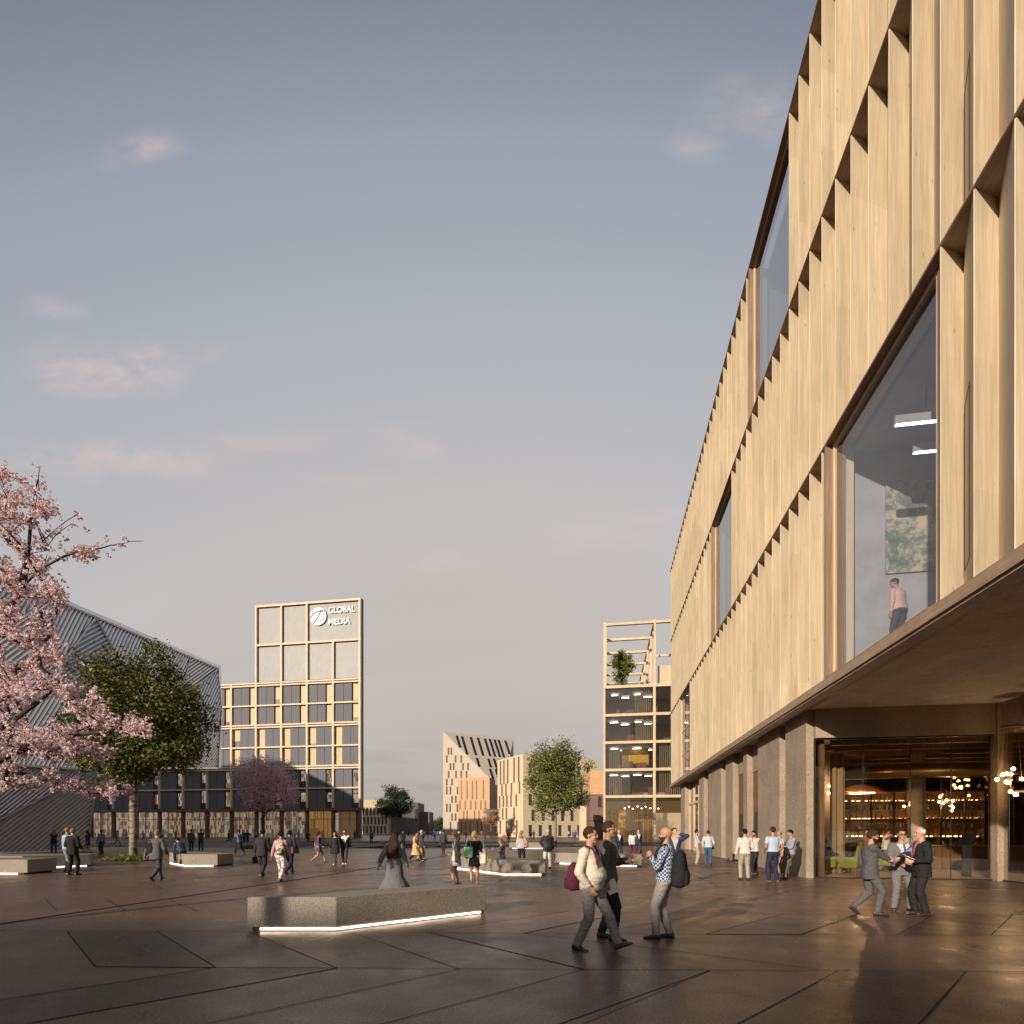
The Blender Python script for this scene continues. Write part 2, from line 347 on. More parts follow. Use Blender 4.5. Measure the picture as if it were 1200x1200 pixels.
            t0 = W + d * .03 + sd * .03; t1 = t0 + (d * .7 + sd * .6 + pn * .35).normalized() * .04; capsule(mb, t0, t1, .014, .0115, 8); capsule(mb, t1, t1 + (d + pn * .5 * cu + sd * .1).normalized() * .033, .011, .0085, 8)
        else: capsule(mb, W + d * .08, W + d * .14 + pn * cu * .03, .022, .014)
        # foot
        fa = R(pit); fd = V((math.cos(fa), sg * math.sin(R(ps['foot'])) * .8, math.sin(fa))).normalized(); fn = V((-math.sin(fa), 0, math.cos(fa)))
        joints[s] = joints[s] + (fd, fn, W, d)
        capsule(mb, A - fn * .045 - fd * .03, A - fn * .055 + fd * .14, .035, .026)
    for v in range(len(mb.v)): mb.v[v] = tuple(c * k for c in mb.v[v])
    me = remesh(mb, vox, 2 if det == 2 else 1, skin(tone))
    body = link('person', me, None, gl, R(head)); tag(body, label, 'person', group)
    def sub(name, mb_, m_, w=0, sm=2, vx=None, ret=False):
        for v in range(len(mb_.v)): mb_.v[v] = tuple(c * k for c in mb_.v[v])
        q = remesh(mb_, vx or cv, sm, m_, w, seed)
        return link(name, q, body)
    # --- legwear
    bm_ = cm(bot) if isinstance(bot, tuple) else bot
    def skirt(mb_, zt, zb, wt, wb, dt=None, db=None):
        cx = [(joints['l'][4].x + joints['r'][4].x) / 2 * .5]
        loft(mb_, [(V((P.x + cx[0] * (zt - z) * .8, 0, 0)) + V((0, 0, z)), V((1, 0, 0)), V((0, 1, 0)), d_, w_) for z, d_, w_ in ((zb, db or wb, wb), (zb * .6 + zt * .4, (db or wb) * .6 + (dt or wt) * .4, wb * .55 + wt * .45), (zt, dt or wt, wt))], 24, 2.1)
    if legs in ('trousers', 'tight', 'shorts'):
        mb = MB(); fit = {'trousers': 1, 'tight': .62, 'shorts': 1.1}[legs]
        torso(mb, .016, -.1, .05)
        for s in 'lr':
            S, E, W, Hj, K, A = joints[s][:6]
            capsule(mb, Hj, K, .088 + .016 * fit, .056 + .02 * fit)
            if legs != 'shorts':
                capsule(mb, K, A + (A - K).normalized() * .015, .056 + .02 * fit, .036 + .026 * fit, 12, 1, 0); mb.ell(K.lerp(A, .3) - V((.018, 0, 0)), (.05 + .014 * fit, .048 + .014 * fit, .11), 10, 8)
                if legs == 'trousers': mb.ell(K.lerp(A, .94), (.066, .058, .035), 10, 6)
        sub('trousers' if legs != 'shorts' else 'shorts', mb, bm_, wr)
    elif legs in ('skirt', 'dress', 'longskirt'):
        zb = {'skirt': .62, 'dress': .5, 'longskirt': .3}[legs]; mb = MB(); skirt(mb, 1.07 if kind == 'dress' else 1.0, zb, .15, .2 if legs != 'longskirt' else .27, .11, .17 if legs != 'longskirt' else .24); sub('skirt', mb, bm_, wr * 1.3)
    if det and not skip_shoes:
        sm_ = {'white': WHITESHOE, 'tan': TANSHOE}.get(shoe, LEATHER)
        for s in 'lr':
            A = joints[s][5]; fd, fn = joints[s][8], joints[s][9]; sd = fn.cross(fd); mb = MB()
            b0 = A - fn * .085
            mb_s = [(-.075, .028, .028, .03), (-.06, .05, .036, .048), (.0, .05, .038, .05), (.07, .036, .043, .036), (.13, .026, .044, .027), (.175, .018, .034, .02), (.195, .01, .018, .012)]
            loft(mb, [(b0 + fd * x + fn * (h), fn, sd, h, w) for x, _, w, h in mb_s], 14, 2.8)
            loft(mb, [(A - fn * .05 - fd * .015, fd, sd, .05, .038), (A + fn * .012 - fd * .01, fd, sd, .044, .037)], 12)
            sub('shoe', mb, sm_, 0, 1, {2: .006, 1: .01}[det])
    # --- upper clothing
    tm = cm(top) if isinstance(top, tuple) else top
    mb = MB(); inf = {'shirt': .017, 'tee': .014, 'jacket': .032, 'coat': .036, 'sweater': .026, 'dress': .014}[kind]
    if kind in ('shirt', 'tee', 'sweater'):
        torso(mb, inf, -.03 if kind != 'sweater' else -.03, .5)
        if kind == 'sweater': loft(mb, [(P + up * -.07 + fx * belly * .12, fx, fy, .128 + belly * .1, .178), (P + up * -.04 + fx * belly * .14, fx, fy, .137 + belly * .16, .19), (P + up * -.0 + fx * belly * .2, fx, fy, .136 + belly * .22, .19)], 20)
    elif kind == 'dress': torso(mb, inf, .05, .5)
    elif kind == 'jacket':
        torso(mb, inf, -.03, .5, [(P + up * -.17, fx, fy, .15, .2), (P + up * -.1, fx, fy, .146, .197)])
    elif kind == 'coat':
        zl = ps.get('hem', .45); mx = (joints['l'][4].x + joints['r'][4].x) * .35
        torso(mb, inf, .05, .5, [(V((P.x + mx, 0, zl)), V((1, 0, 0)), V((0, 1, 0)), ps.get('flare', .22), ps.get('flare', .22) * 1.15), (V((P.x + mx * .4, 0, (zl + .9) / 2)), V((1, 0, 0)), V((0, 1, 0)), .19, .225), (P - up * .04, fx, fy, .152, .2)])
    for s in 'lr':
        S, E, W = joints[s][:3]; sg = joints[s][7]; th = inf * .75
        mb.ell(S - uy * sg * .012, (.062 + th - .008 * fem,) * 3)
        if kind == 'tee': capsule(mb, S, S.lerp(E, .62), .06 + th * .3, .056 + th * .3, 12, 1, 0)
        else: capsule(mb, S, E, .05 + th, .043 + th); capsule(mb, E, W - (W - E).normalized() * .005, .043 + th, .031 + th * .7, 12, 1, 0)
    if kind in ('jacket', 'coat', 'shirt', 'sweater'):   # collar
        a, b = ux, uy; loft(mb, [(P + up * .485 - a * .012, a, b, .085, .09), (P + up * .545 - a * .02, a, b, .062, .062)], 16)
    to = sub({'shirt': 'shirt', 'tee': 'shirt', 'jacket': 'jacket', 'coat': 'coat', 'sweater': 'sweater', 'dress': 'dress'}[kind], mb, tm, wr, 2)
    if shirt is not None:       # the open front of a jacket: its faces become the shirt (and tie) seen there
        zv = (.14 if kind != 'sweater' else .33) + ps.get('vlow', 0); shm = cm(shirt); o2 = P * k
        def part(pred, nm, m_, push=0):
            bm = bmesh.new(); bm.from_mesh(to.data); dl = []
            for f in bm.faces:
                c = (f.calc_center_median() - o2) / k; x, y, z = c.dot(ux), c.dot(uy), c.dot(up)
                if not pred(x, y, z): dl.append(f)
            if len(dl) < len(bm.faces):
                bmesh.ops.delete(bm, geom=dl, context='FACES')
                if push:
                    for v in bm.verts: v.co += ux * push
                m2 = bpy.data.meshes.new(nm); bm.to_mesh(m2); m2.materials.clear(); m2.materials.append(m_); link(nm, m2, body)
            bm.free()
        vf = lambda x, y, z: x > .01 and z > zv and abs(y) < (z - zv) * ps.get('vw', .3) and z < .56
        part(lambda x, y, z: vf(x, y, z) and not (tie and abs(y) < .024 and z < .5), 'shirt', shm)
        if tie: part(lambda x, y, z: vf(x, y, z) and abs(y) < .024 and z < .5, 'tie', cm(tie), .006)
        bm = bmesh.new(); bm.from_mesh(to.data); dl = []
        for f in bm.faces:
            c = (f.calc_center_median() - o2) / k
            if vf(c.dot(ux), c.dot(uy), c.dot(up)): dl.append(f)
        bmesh.ops.delete(bm, geom=dl, context='FACES'); bm.to_mesh(to.data); bm.free()
        if ps.get('lanyard'):
            mb = MB(); lw = .0048
            for sg in (1, -1):
                pts = []
                for i in range(8):
                    z = .53 - i * .045; a_ = sg * (.075 - i * .0088); xx = .0
                    dx = next((.118 + .032 + .004 for _ in (0,)), 0) * math.sqrt(max(0, 1 - (a_ / .2) ** 2)) - (max(0, z - .42) * .75)
                    pts.append((P + up * z + ux * (dx + .006) + uy * a_) * k)
                mb.tube(pts, lw, 6)
            link('lanyard', mb.mesh('lanyard', cm(ps['lanyard'])), body)
    # --- hair, face
    hst, hcol = hair
    def shell(pred, c, r, nm, m_, amp, n=28, m=20):
        mb = MB(); mb.ell(c, r, n, m, yaw); bm = bmesh.new(); me_ = mb.mesh('t'); bm.from_mesh(me_); bpy.data.meshes.remove(me_)
        yi = yaw.inverted(); bmesh.ops.remove_doubles(bm, verts=bm.verts, dist=1e-5)
        dl = [f for f in bm.faces if not pred(*(yi @ (f.calc_center_median() - HC)))]
        bmesh.ops.delete(bm, geom=dl, context='FACES')
        for v in bm.verts:
            o_ = (v.co - HC).normalized(); v.co += o_ * (amp * noise.noise(v.co * 38 + V((seed, 0, 0)))); v.co *= k
        me_ = bpy.data.meshes.new(nm); bm.to_mesh(me_); bm.free(); me_.materials.append(m_)
        me_.polygons.foreach_set('use_smooth', [True] * len(me_.polygons)); return link(nm, me_, body)
    if hst != 'bald':
        thick = {'short': .007, 'buzz': .0025, 'wavy': .015, 'long': .012, 'bob': .016, 'bun': .009, 'balding': .004}[hst]
        lowb = {'short': -.06, 'buzz': -.05, 'wavy': -.07, 'balding': -.06}.get(hst, -.09)
        hl = (lambda x, y, z: z > .072 + .25 * max(0, abs(y) - .03) * (x > .02) or (x < .045 and z > .035) or (x < .012 and z > .0 - .0 * y) or (x < -.028 and z > lowb)) if hst != 'balding' else (lambda x, y, z: (x < .02 and .0 < z < .07) or (x < -.015 and lowb < z < .07))
        shell(hl, hp_(-.012, 0, .034), (.096 * hs + thick, .077 * hs + thick, .092 * hs + thick), 'hair', hm(hcol), {'wavy': .014, 'bob': .01, 'long': .006, 'buzz': .001}.get(hst, .007))
        if hst in ('long', 'bob'):
            L_ = ps.get('hlen', .34 if hst == 'long' else .12); mb = MB(); hwid = ps.get('hwid', .1)
            secs = [(hp_(-.02, 0, .05), yaw @ V((1, 0, 0)), yaw @ V((0, 1, 0)), .085, .083)]
            for q in range(1, 6):
                t_ = q / 5; secs.append((hp_(-.045 - (.035 * math.sin(t_ * 2.4) if hst == 'bob' else .135 * math.sin(min(t_ * 1.9, 1.57))), 0, .04) - V((0, 0, L_ * t_)), yaw @ V((1, 0, 0)), yaw @ V((0, 1, 0)), .062 - .022 * t_, .085 + (hwid - .085) * math.sin(t_ * 2.2)))
            loft(mb, secs, 18); sub('hair', mb, hm(hcol), .008, 1, cv)
        if hst == 'bun': mb = MB(); mb.ell(hp_(-.1, 0, .06), (.04, .04, .04)); sub('hair', mb, hm(hcol), 0, 0, cv)
    if beard: shell(lambda x, y, z: z < -.035 and x > -.01 and not (z > -.055 and abs(y) < .02 and x > .07), hp_(.027, 0, -.05), (.068, .061, .076 + .0), 'beard', hm(beard), .006, 20, 16)
    if det == 2:
        for sg in (1, -1):
            for nm, c, r, m_ in (('eye', (.079, sg * .031, .004), (.009, .014, .007), EYE_M), ('eyebrow', (.087, sg * .032, .028), (.005, .018, .004), hm(hcol if hcol != 'white' else 'grey'))):
                mb = MB(); mb.ell(hp_(*c) * k, tuple(q * k for q in r), 10, 6, yaw); mb.build(nm, m_, body, True)
        mb = MB(); mb.ell(hp_(.083, 0, -.062) * k, (.008 * k, .021 * k, .006 * k), 10, 6, yaw); mb.build('mouth', LIP_M, body, True)
    if glasses:
        mb = MB()
        for sg in (1, -1):
            pts = [hp_(.1, sg * .034 + .024 * math.cos(a), .004 + .017 * math.sin(a)) * k for a in [2 * math.pi * j / 12 for j in range(13)]]
            mb.tube(pts, .0028, 6, False); mb.tube([hp_(.1, sg * .058, .01) * k, hp_(.0, sg * .082, .012) * k], .0028, 6)
        mb.tube([hp_(.1, -.01, .008) * k, hp_(.1, .01, .008) * k], .0025, 6); mb.build('glasses', LENS if glasses is True else cm(glasses), body)
    body['_k'] = k
    return body, {s: joints[s] for s in 'lr'}, dict(P=P * k, up=up, ux=ux, uy=uy, k=k, HC=HC * k, M=Matrix.Translation(gl) @ Matrix.Rotation(R(head), 4, 'Z'))

# things people carry: each stands at top level, placed on its wearer
def carried(name, M, label, cat, group=None):
    o = bpy.data.objects.new(name, None); COL.objects.link(o); o.matrix_world = M; o.empty_display_size = .1
    return tag(o, label, cat, group)
def backpack(pr, label, m_, w=.16, h=.24, d=.085, z=.2, y=0, back=.2, pock=True, group=None, strapm=None, det=1):
    b, j, fr = pr; k = fr['k']; M = fr['M']; c = fr['P'] + (fr['up'] * z - fr['ux'] * back + fr['uy'] * y) * k
    o = carried('backpack', M @ Matrix.Translation(c), label, 'backpack', group)
    ax, ay, az = -fr['ux'], fr['uy'], fr['up']; mb = MB()
    loft(mb, [(az * zz_ * h * k, ax, ay, d * q * k, w * q2 * k) for zz_, q, q2 in ((-1, .5, .7), (-.9, 1.05, .92), (-.55, 1.4, 1.03), (0, 1.25, 1.0), (.45, 1.0, .93), (.8, .78, .76), (1, .3, .42))], 24, 2.6)
    link('bag_body', remesh(mb, .012, 2, m_, .006, 3), o)
    if pock:
        mb = MB(); loft(mb, [(ax * d * 1.15 * k + az * zz_ * h * k, ax, ay, .04 * q * k, w * .75 * k) for zz_, q in ((-.85, .5), (-.72, 1.2), (-.25, 1.1), (-.05, .4))], 16, 2.6)
        link('front_pocket', remesh(mb, .012, 1, m_, .003, 5), o)
    for sg in (1, -1):
        pts = []
        for q in range(11):
            a = math.pi * q / 10
            pts.append((fr['ux'] * (math.sin(a) * .175 - .02 + back) + fr['uy'] * (sg * .105 - y) + fr['up'] * (.29 - z + math.cos(a) * .25)) * k)
        mb = MB()
        for p, q in zip(pts, pts[1:]): mb.bar(p, q, .045 * k, .012 * k, fr['ux'].cross(q - p) if (q - p).length > 1e-4 else V((0, 0, 1)))
        mb.build('strap', strapm or m_, o)
    return o
def bag(pr, side, label, m_, w=.17, h=.15, d=.06, drop=.12, loop=.1, name='bag', cat='bag', yo=0, xo=0, rot=0, group=None, zc=None):
    """hand bag / tote hung from a hand or shoulder"""
    b, j, fr = pr; k = fr['k']; J = j[side]; W = J[10] if zc is None else None
    c = (V(J[2]) + J[11] * .07) * k if zc is None else V((xo, yo, zc)) * k
    top = c.copy()
    if zc is None: c = c + V((xo, yo, -drop - h)) * k
    o = carried(name, fr['M'] @ Matrix.Translation(c) @ Matrix.Rotation(R(rot), 4, 'Z'), label, cat, group); mb = MB()
    loft(mb, [(V((0, 0, z_ * h * k)), V((1, 0, 0)), V((0, 1, 0)), w * q * k, d * q2 * k) for z_, q, q2 in ((-1, .93, .95), (-.8, 1, 1.05), (0, 1, .95), (.9, .97, .7), (1, .95, .6))], 20, 4.5)
    link('bag_body', remesh(mb, .012, 1, m_, .004, 9), o)
    pts = [V((-w * .5 * k, 0, h * .95 * k))] + [V((math.cos(a) * -w * .5 * k, 0, (h * .98 + math.sin(a) * loop) * k)) for a in [math.pi * q / 8 for q in range(1, 8)]] + [V((w * .5 * k, 0, h * .95 * k))]
    mb = MB(); mb.tube(pts, .009 * k, 6); mb.build('handle', m_, o, True); return o
def item(pr, side, name, label, cat, fn, off=(0, 0, 0), group=None, hand=.075):
    b, j, fr = pr; k = fr['k']; J = j[side]; c = (V(J[2]) + J[11] * hand + V(off)) * k
    o = carried(name, fr['M'] @ Matrix.Translation(c), label, cat, group); fn(o); return o
# ------------------------------------------------------------ trees
def leafm(name, c1, c2, trans=.25, rough=.55):
    m, t, o = nt(name); L = t.links.new
    b = N(t, 'BsdfPrincipled', _Roughness=rough); b.inputs['Specular IOR Level'].default_value = .3
    g = N(t, 'NewGeometry'); rp = N(t, 'ValToRGB'); e = rp.color_ramp.elements; e[0].color = rgba(c1); e[1].color = rgba(c2)
    L(g.outputs['Random Per Island'], rp.inputs[0]); L(rp.outputs[0], b.inputs['Base Color'])
    tr = N(t, 'BsdfTranslucent'); L(rp.outputs[0], tr.inputs[0]); mx = N(t, 'MixShader'); mx.inputs[0].default_value = trans
    L(b.outputs[0], mx.inputs[1]); L(tr.outputs[0], mx.inputs[2]); L(mx.outputs[0], o.inputs[0]); return m
BARK = mat('dark_bark', (.035, .026, .022), .9, (.075, .058, .048), 14, .6, 40, stretch=(1, 1, .3))
def birchm():
    m, t, o = nt('birch_bark'); L = t.links.new; b = N(t, 'BsdfPrincipled', _Roughness=.75); L(b.outputs[0], o.inputs[0]); tc = N(t, 'TexCoord')
    mp = N(t, 'Mapping'); mp.inputs['Scale'].default_value = (1.2, 1.2, 7); L(tc.outputs['Object'], mp.inputs[0])
    n = N(t, 'TexNoise', _Scale=1.6, _Detail=4, _Distortion=.4); L(mp.outputs[0], n.inputs['Vector']); rp = N(t, 'ValToRGB'); e = rp.color_ramp.elements
    e[0].position = .38; e[0].color = (.06, .045, .035, 1); e[1].position = .5; e[1].color = (.24, .19, .14, 1); L(n.outputs['Fac'], rp.inputs[0]); L(rp.outputs[0], b.inputs['Base Color']); return m
BIRCH = birchm()
GREEN = leafm('green_leaves', (.035, .05, .01), (.17, .17, .035)); GREEN2 = leafm('light_green_leaves', (.06, .08, .016), (.24, .25, .06))
DKGREEN = leafm('dark_green_leaves', (.015, .03, .012), (.05, .075, .025)); BLOS = leafm('blossom_petals', (.66, .42, .44), (.97, .88, .87), .3)
BLOS2 = leafm('dusky_blossom', (.6, .4, .43), (.85, .66, .68), .35); BLOS3 = leafm('pale_blossom', (.32, .2, .16), (.55, .38, .3), .25)
FARG = leafm('far_leaves', (.035, .05, .025), (.09, .1, .045))
def leafcloud(pts, ls, rnd, shape='leaf'):
    v = []; f = []
    for p in pts:
        a = V((rnd.gauss(0, 1), rnd.gauss(0, 1), rnd.gauss(0, 1))); a.normalize(); b = a.orthogonal().normalized(); q = rnd.random() * 6.28
        b = b * math.cos(q) + a.cross(b) * math.sin(q); c = a.cross(b); s = ls * (.6 + rnd.random() * .8); k = len(v)
        if shape == 'leaf':
            v += [p - b * s * .5, p + c * s * .28 + a * s * .08, p + b * s * .5, p - c * s * .28 + a * s * .08]; f.append((k, k + 1, k + 2, k + 3))
        else:                     # a small five-petalled flower
            v.append(p)
            for j in range(10):
                g = j * math.pi / 5; r_ = s * (.5 if j % 2 else .22); v.append(p + b * math.cos(g) * r_ + c * math.sin(g) * r_ + a * (s * .14 if j % 2 else .02))
            f += [(k, k + 1 + j, k + 1 + (j + 1) % 10) for j in range(10)]
    return v, f
def grow(start, targets, rnd, jit=.12, bias=.75, step=.5):
    """nodes joined to targets one after another, nearest first: a branching skeleton"""
    nodes = [(V(p), par) for p, par in start]; base = V(start[0][0]); tips = []
    for T in sorted(targets, key=lambda q: (q - base).length):
        best = min(range(len(nodes)), key=lambda i: (nodes[i][0] - T).length + max(0, nodes[i][0].z - T.z + .15) * bias)
        P0 = nodes[best][0]; d = T - P0; n = max(1, int(d.length / step)); par = best
        for q in range(1, n + 1):
            u = q / n; p = P0 + d * u + V((0, 0, math.sin(u * math.pi) * d.length * .08)) + (V((rnd.gauss(0, jit), rnd.gauss(0, jit), rnd.gauss(0, jit))) * d.length * .22 if q < n else V((0, 0, 0)))
            nodes.append((p, par)); par = len(nodes) - 1
        tips.append(par)
    return nodes, tips
def skeleton_mesh(nodes, r0, expo=.48, rmin=.008, n=6):
    cnt = [1] * len(nodes)
    for i in range(len(nodes) - 1, 0, -1):
        if nodes[i][1] is not None and nodes[i][1] >= 0: cnt[nodes[i][1]] += cnt[i]
    tot = cnt[0]; rad = [max(rmin, r0 * (c / tot) ** expo) for c in cnt]; mb = MB()
    kids = {}
    for i, (p, par) in enumerate(nodes):
        if par is not None and par >= 0: kids.setdefault(par, []).append(i)
    done = set()
    def chain(i, first):
        ids = [first, i] if first is not None else [i]
        while True:
            ks = kids.get(ids[-1], [])
            if not ks: break
            b = max(ks, key=lambda q: cnt[q]); ids.append(b)
            for q in ks:
                if q != b: stack.append((q, ids[-2]))
        if len(ids) > 1:
            rr = [rad[q] for q in ids]
            if first is not None: rr[0] = min(rr[0], rr[1] * 1.15)
            mb.tube([nodes[q][0] for q in ids], rr, n, True)
    stack = [(0, None)]
    while stack: i, fst = stack.pop(); chain(i, fst)
    return mb
def tree(name, base, label, H, cb, crx, cry, trunk_r, ncl, per, cr, ls, leaf, bark, seed=1, lean=(0, 0), shape='leaf', group=None, cat='tree', top=1, stems=1, cz=None, flat=.8):
    rnd = random.Random(seed); o = empty(name, base, 0, label, cat, group)
    zc = cz or (H + cb) / 2; hz = (H - cb) / 2; tg = []
    tries = 0
    while len(tg) < ncl and tries < ncl * 40:
        tries += 1
        p = V((rnd.uniform(-1, 1), rnd.uniform(-1, 1), rnd.uniform(-1, 1)))
        l = p.length
        if l > 1 or l < .28 and rnd.random() < .8: continue
        nn = noise.noise(p * 2.1 + V((seed * 5, 0, 0)))
        if l > .78 + nn * .45: continue
        if noise.noise(p * 3.3 + V((0, seed * 7, 3))) < -.18: continue
        tg.append(V((p.x * crx + lean[0] * (p.z + 1) * .5, p.y * cry + lean[1] * (p.z + 1) * .5, zc + p.z * hz)))
    start = []
    tz = cb * 1.02
    for s in range(stems):
        k0 = len(start); off = V((rnd.uniform(-1, 1), rnd.uniform(-1, 1), 0)) * (.18 if stems > 1 else 0)
        nseg = 9
        for q in range(nseg + 1):
            u = q / nseg; z = u * (cb + (H - cb) * .62)
            start.append((V((off.x * (1 + u * 3) + lean[0] * u * .5 + rnd.gauss(0, .02) * z * .25, off.y * (1 + u * 3) + lean[1] * u * .5 + rnd.gauss(0, .02) * z * .25, z)), (k0 + q - 1) if q else (None if s == 0 else 0)))
    nodes, tips = grow(start, tg, rnd)
    mbt = skeleton_mesh(nodes, trunk_r); mbt.build('trunk', bark, o, True)
    pts = []
    for T in tg:
        for q in range(per):
            pts.append(T + V((rnd.gauss(0, cr), rnd.gauss(0, cr), rnd.gauss(0, cr * flat))))
    v, f = leafcloud(pts, ls, rnd, shape); me = bpy.data.meshes.new('crown'); me.from_pydata(v, [], f); me.materials.append(leaf); me.update()
    link('crown', me, o); return o

def trees():
    tree('leafy_tree', at(156, 31), 'large dark green tree with pale patterned trunk in front of the ribbed metal building', 12.9, 3.0, 4.1, 3.8, .21, 330, 95, .36, .2, GREEN, BIRCH, 3, (.3, 0))
    tree('birch_tree', gp(651, 993.2), 'tall sunlit birch with pale trunk behind the granite seats in the middle', 10.9, 2.2, 3.75, 3.4, .13, 210, 80, .36, .2, GREEN2, BIRCH, 11, (-.1, 0))
    tree('cherry_tree', gp(308, 994.3), 'dusky mauve blossoming cherry in front of the tall framed tower block', 9.6, 2.3, 3.4, 3.0, .15, 210, 90, .3, .14, BLOS2, BARK, 5)
    tree('leafy_tree', gp(463, 983), 'round dark green tree standing before the low pale building', 11.3, 2.6, 3.9, 3.5, .17, 150, 60, .42, .3, DKGREEN, BIRCH, 8, stems=2)
    tree('cherry_tree', gp(575.5, 981.4), 'small pale pink cherry in front of the orange block', 7.5, 2.4, 2.7, 2.4, .12, 110, 50, .26, .22, BLOS3, TANBARK, 9)
    tree('leafy_tree', gp(686, 982), 'slim green tree at the edge of the brick brown block', 10.5, 4.2, 1.6, 1.5, .1, 50, 50, .34, .28, GREEN, BIRCH, 13)
    for i, (px, Y, h, w, lb, m_) in enumerate(((470, 300, 5.8, 3.4, 'pinkish bare tree beside the dark block on the skyline', BLOS2), (484, 310, 6.5, 4.4, 'first round green tree right of the dark block on the skyline', FARG), (494, 330, 7.5, 3.2, 'narrow green tree between two round ones on the skyline', FARG), (501, 310, 7.4, 3.9, 'widest green tree of the distant row left of the white tower', FARG),
                                         (512, 300, 7.8, 3.4, 'tall green tree in the distant row next to the white tower', FARG), (519, 290, 9.5, 3.0, 'tallest green tree half hidden by the white tower', FARG), (477, 290, 4.3, 2.6, 'low green tree in front of the dark block on the skyline', FARG))):
        tree('far_tree', at(px, Y), lb, h, .8, w, w, .15, 45, 40, .7, .7, m_, BARK, 20 + i, group='trees on the far skyline')
TANBARK = mat('tan_bark', (.35, .2, .09), .8, (.2, .12, .06), 12)
def near_cherry():
    rnd = random.Random(4); base = V((-10.6, 8.2, 0)); o = empty('cherry_tree', base, 0, 'big pink blossoming cherry reaching in from the left edge', 'tree')
    def wp(px, py, Y): return at(px, Y, zz(py, Y)) - base
    # main limbs: chains from the fork outwards
    start = []; limbs = []
    def chain(pts, par):
        for p in pts: start.append((V(p), par)); par = len(start) - 1
        return par
    k = chain([(0, 0, 0), (.05, 0, .6), (.0, .05, 1.3), (.1, 0, 2.0)], None)
    chain([wp(-60, 900, 8.1), wp(-20, 870, 8.0), wp(15, 845, 7.9), wp(45, 822, 7.9), wp(70, 800, 7.8), wp(98, 782, 7.7)], k)
    b = chain([wp(-80, 860, 8.3), wp(-50, 800, 8.3), wp(-15, 745, 8.2), wp(8, 712, 8.1), wp(25, 690, 8.1)], k)
    c = chain([wp(33, 650, 8.1), wp(37, 600, 8.1), wp(44, 562, 8.1)], b)
    chain([wp(45, 668, 8.0), wp(75, 652, 7.9), wp(100, 643, 7.9), wp(116, 643, 7.88), wp(130, 639, 7.92), wp(141, 638, 7.9), wp(152, 634.5, 7.93), wp(168, 634, 7.9)], b); chain([wp(50, 634, 8), wp(66, 620, 8.02), wp(77, 611, 8), wp(92, 602, 8.03)], b + 2); chain([wp(56, 640, 8), wp(66, 626, 7.98), wp(83, 614, 8)], b + 2); chain([wp(46, 575, 8.1), wp(45, 557, 8.1), wp(47, 546, 8.12)], c)
    chain([wp(-40, 880, 8.6), wp(20, 905, 8.6), wp(60, 915, 8.6), wp(100, 925, 8.7), wp(150, 925, 8.7)], k)
    chain([wp(-30, 905, 7.6), wp(20, 880, 7.5), wp(70, 862, 7.4), (wp(120, 858, 7.5)), wp(165, 848, 7.5)], k)
    chain([V((-.6, .3, 3)), V((-1.4, .6, 4.2)), V((-2.2, .8, 5.4))], k); chain([V((-.3, 1, 3)), V((-.6, 2.3, 4.1)), V((-.5, 3.2, 5.2))], k); chain([V((-.4, -1, 3)), V((-.9, -2.0, 4.0))], k)
    nmain = len(start); tg = []
    # blossoming volume: soft lobes described round the limbs
    lobes = [(10, 590, 8.1, 42, 50, .7), (45, 600, 8.1, 22, 42, .4), (62, 600, 8.0, 17, 12, .25), (25, 660, 8.1, 45, 40, .7), (95, 648, 7.9, 33, 9, .18), (60, 690, 8.0, 26, 22, .5), (15, 730, 8.1, 55, 40, .8), (55, 760, 8.0, 30, 30, .6),
             (20, 800, 8.0, 60, 45, .9), (75, 815, 7.8, 30, 25, .6), (115, 838, 7.6, 28, 22, .5), (155, 850, 7.5, 27, 12, .4), (60, 865, 7.7, 70, 25, .8), (110, 880, 7.8, 30, 16, .5), (10, 870, 8.0, 50, 30, .9), (70, 915, 8.6, 45, 14, .5), (125, 928, 8.7, 36, 12, .35),
             (150, 925, 8.7, 14, 10, .2), (-60, 700, 8.3, 60, 120, 1.2), (-90, 830, 8.3, 60, 80, 1.3), (25, 920, 8.5, 40, 12, .5), (105, 812, 7.7, 22, 14, .3)]
    wts = [l[3] * l[4] for l in lobes]
    while len(tg) < 620:
        l = rnd.choices(lobes, wts)[0]; a = V((rnd.gauss(0, .45), rnd.gauss(0, .45), rnd.gauss(0, .45)))
        if a.length > 1: continue
        p = wp(l[0] + a.x * l[3], l[1] + a.z * l[4], l[2] + a.y * l[5] * 1.6)
        if noise.noise(p * 1.6) < -.22: continue
        tg.append(p)
    nodes, tips = grow(start, tg, rnd, .1, .2, .16)
    skeleton_mesh(nodes, .16, .56, .004, 6).build('trunk', BARK, o, True)
    # blossoms sit along the twigs in clusters
    pts = []
    for i, (p, par) in enumerate(nodes):
        if par is None or i < nmain and (p - nodes[par][0]).length > .01 and not (19 <= i <= 40): pass
        if i < 4: continue
        q0 = nodes[par][0]
        if i < nmain and p.x + base.x < -7.2 and False: continue
        if (p + base).x > -5.55 and p.z > 5.5: continue
        m_ = 3 if i < nmain else 8
        for q in range(m_):
            u = rnd.random(); c = q0.lerp(p, u) + V((rnd.gauss(0, .05), rnd.gauss(0, .05), rnd.gauss(0, .045)))
            for w in range(rnd.randint(2, 5)): pts.append(c + V((rnd.gauss(0, .022), rnd.gauss(0, .022), rnd.gauss(0, .02))))
    print('blossoms', len(pts))
    v, f = leafcloud(pts, .052, rnd, 'flower'); me = bpy.data.meshes.new('crown'); me.from_pydata(v, [], f); me.materials.append(BLOS); me.update(); link('crown', me, o)

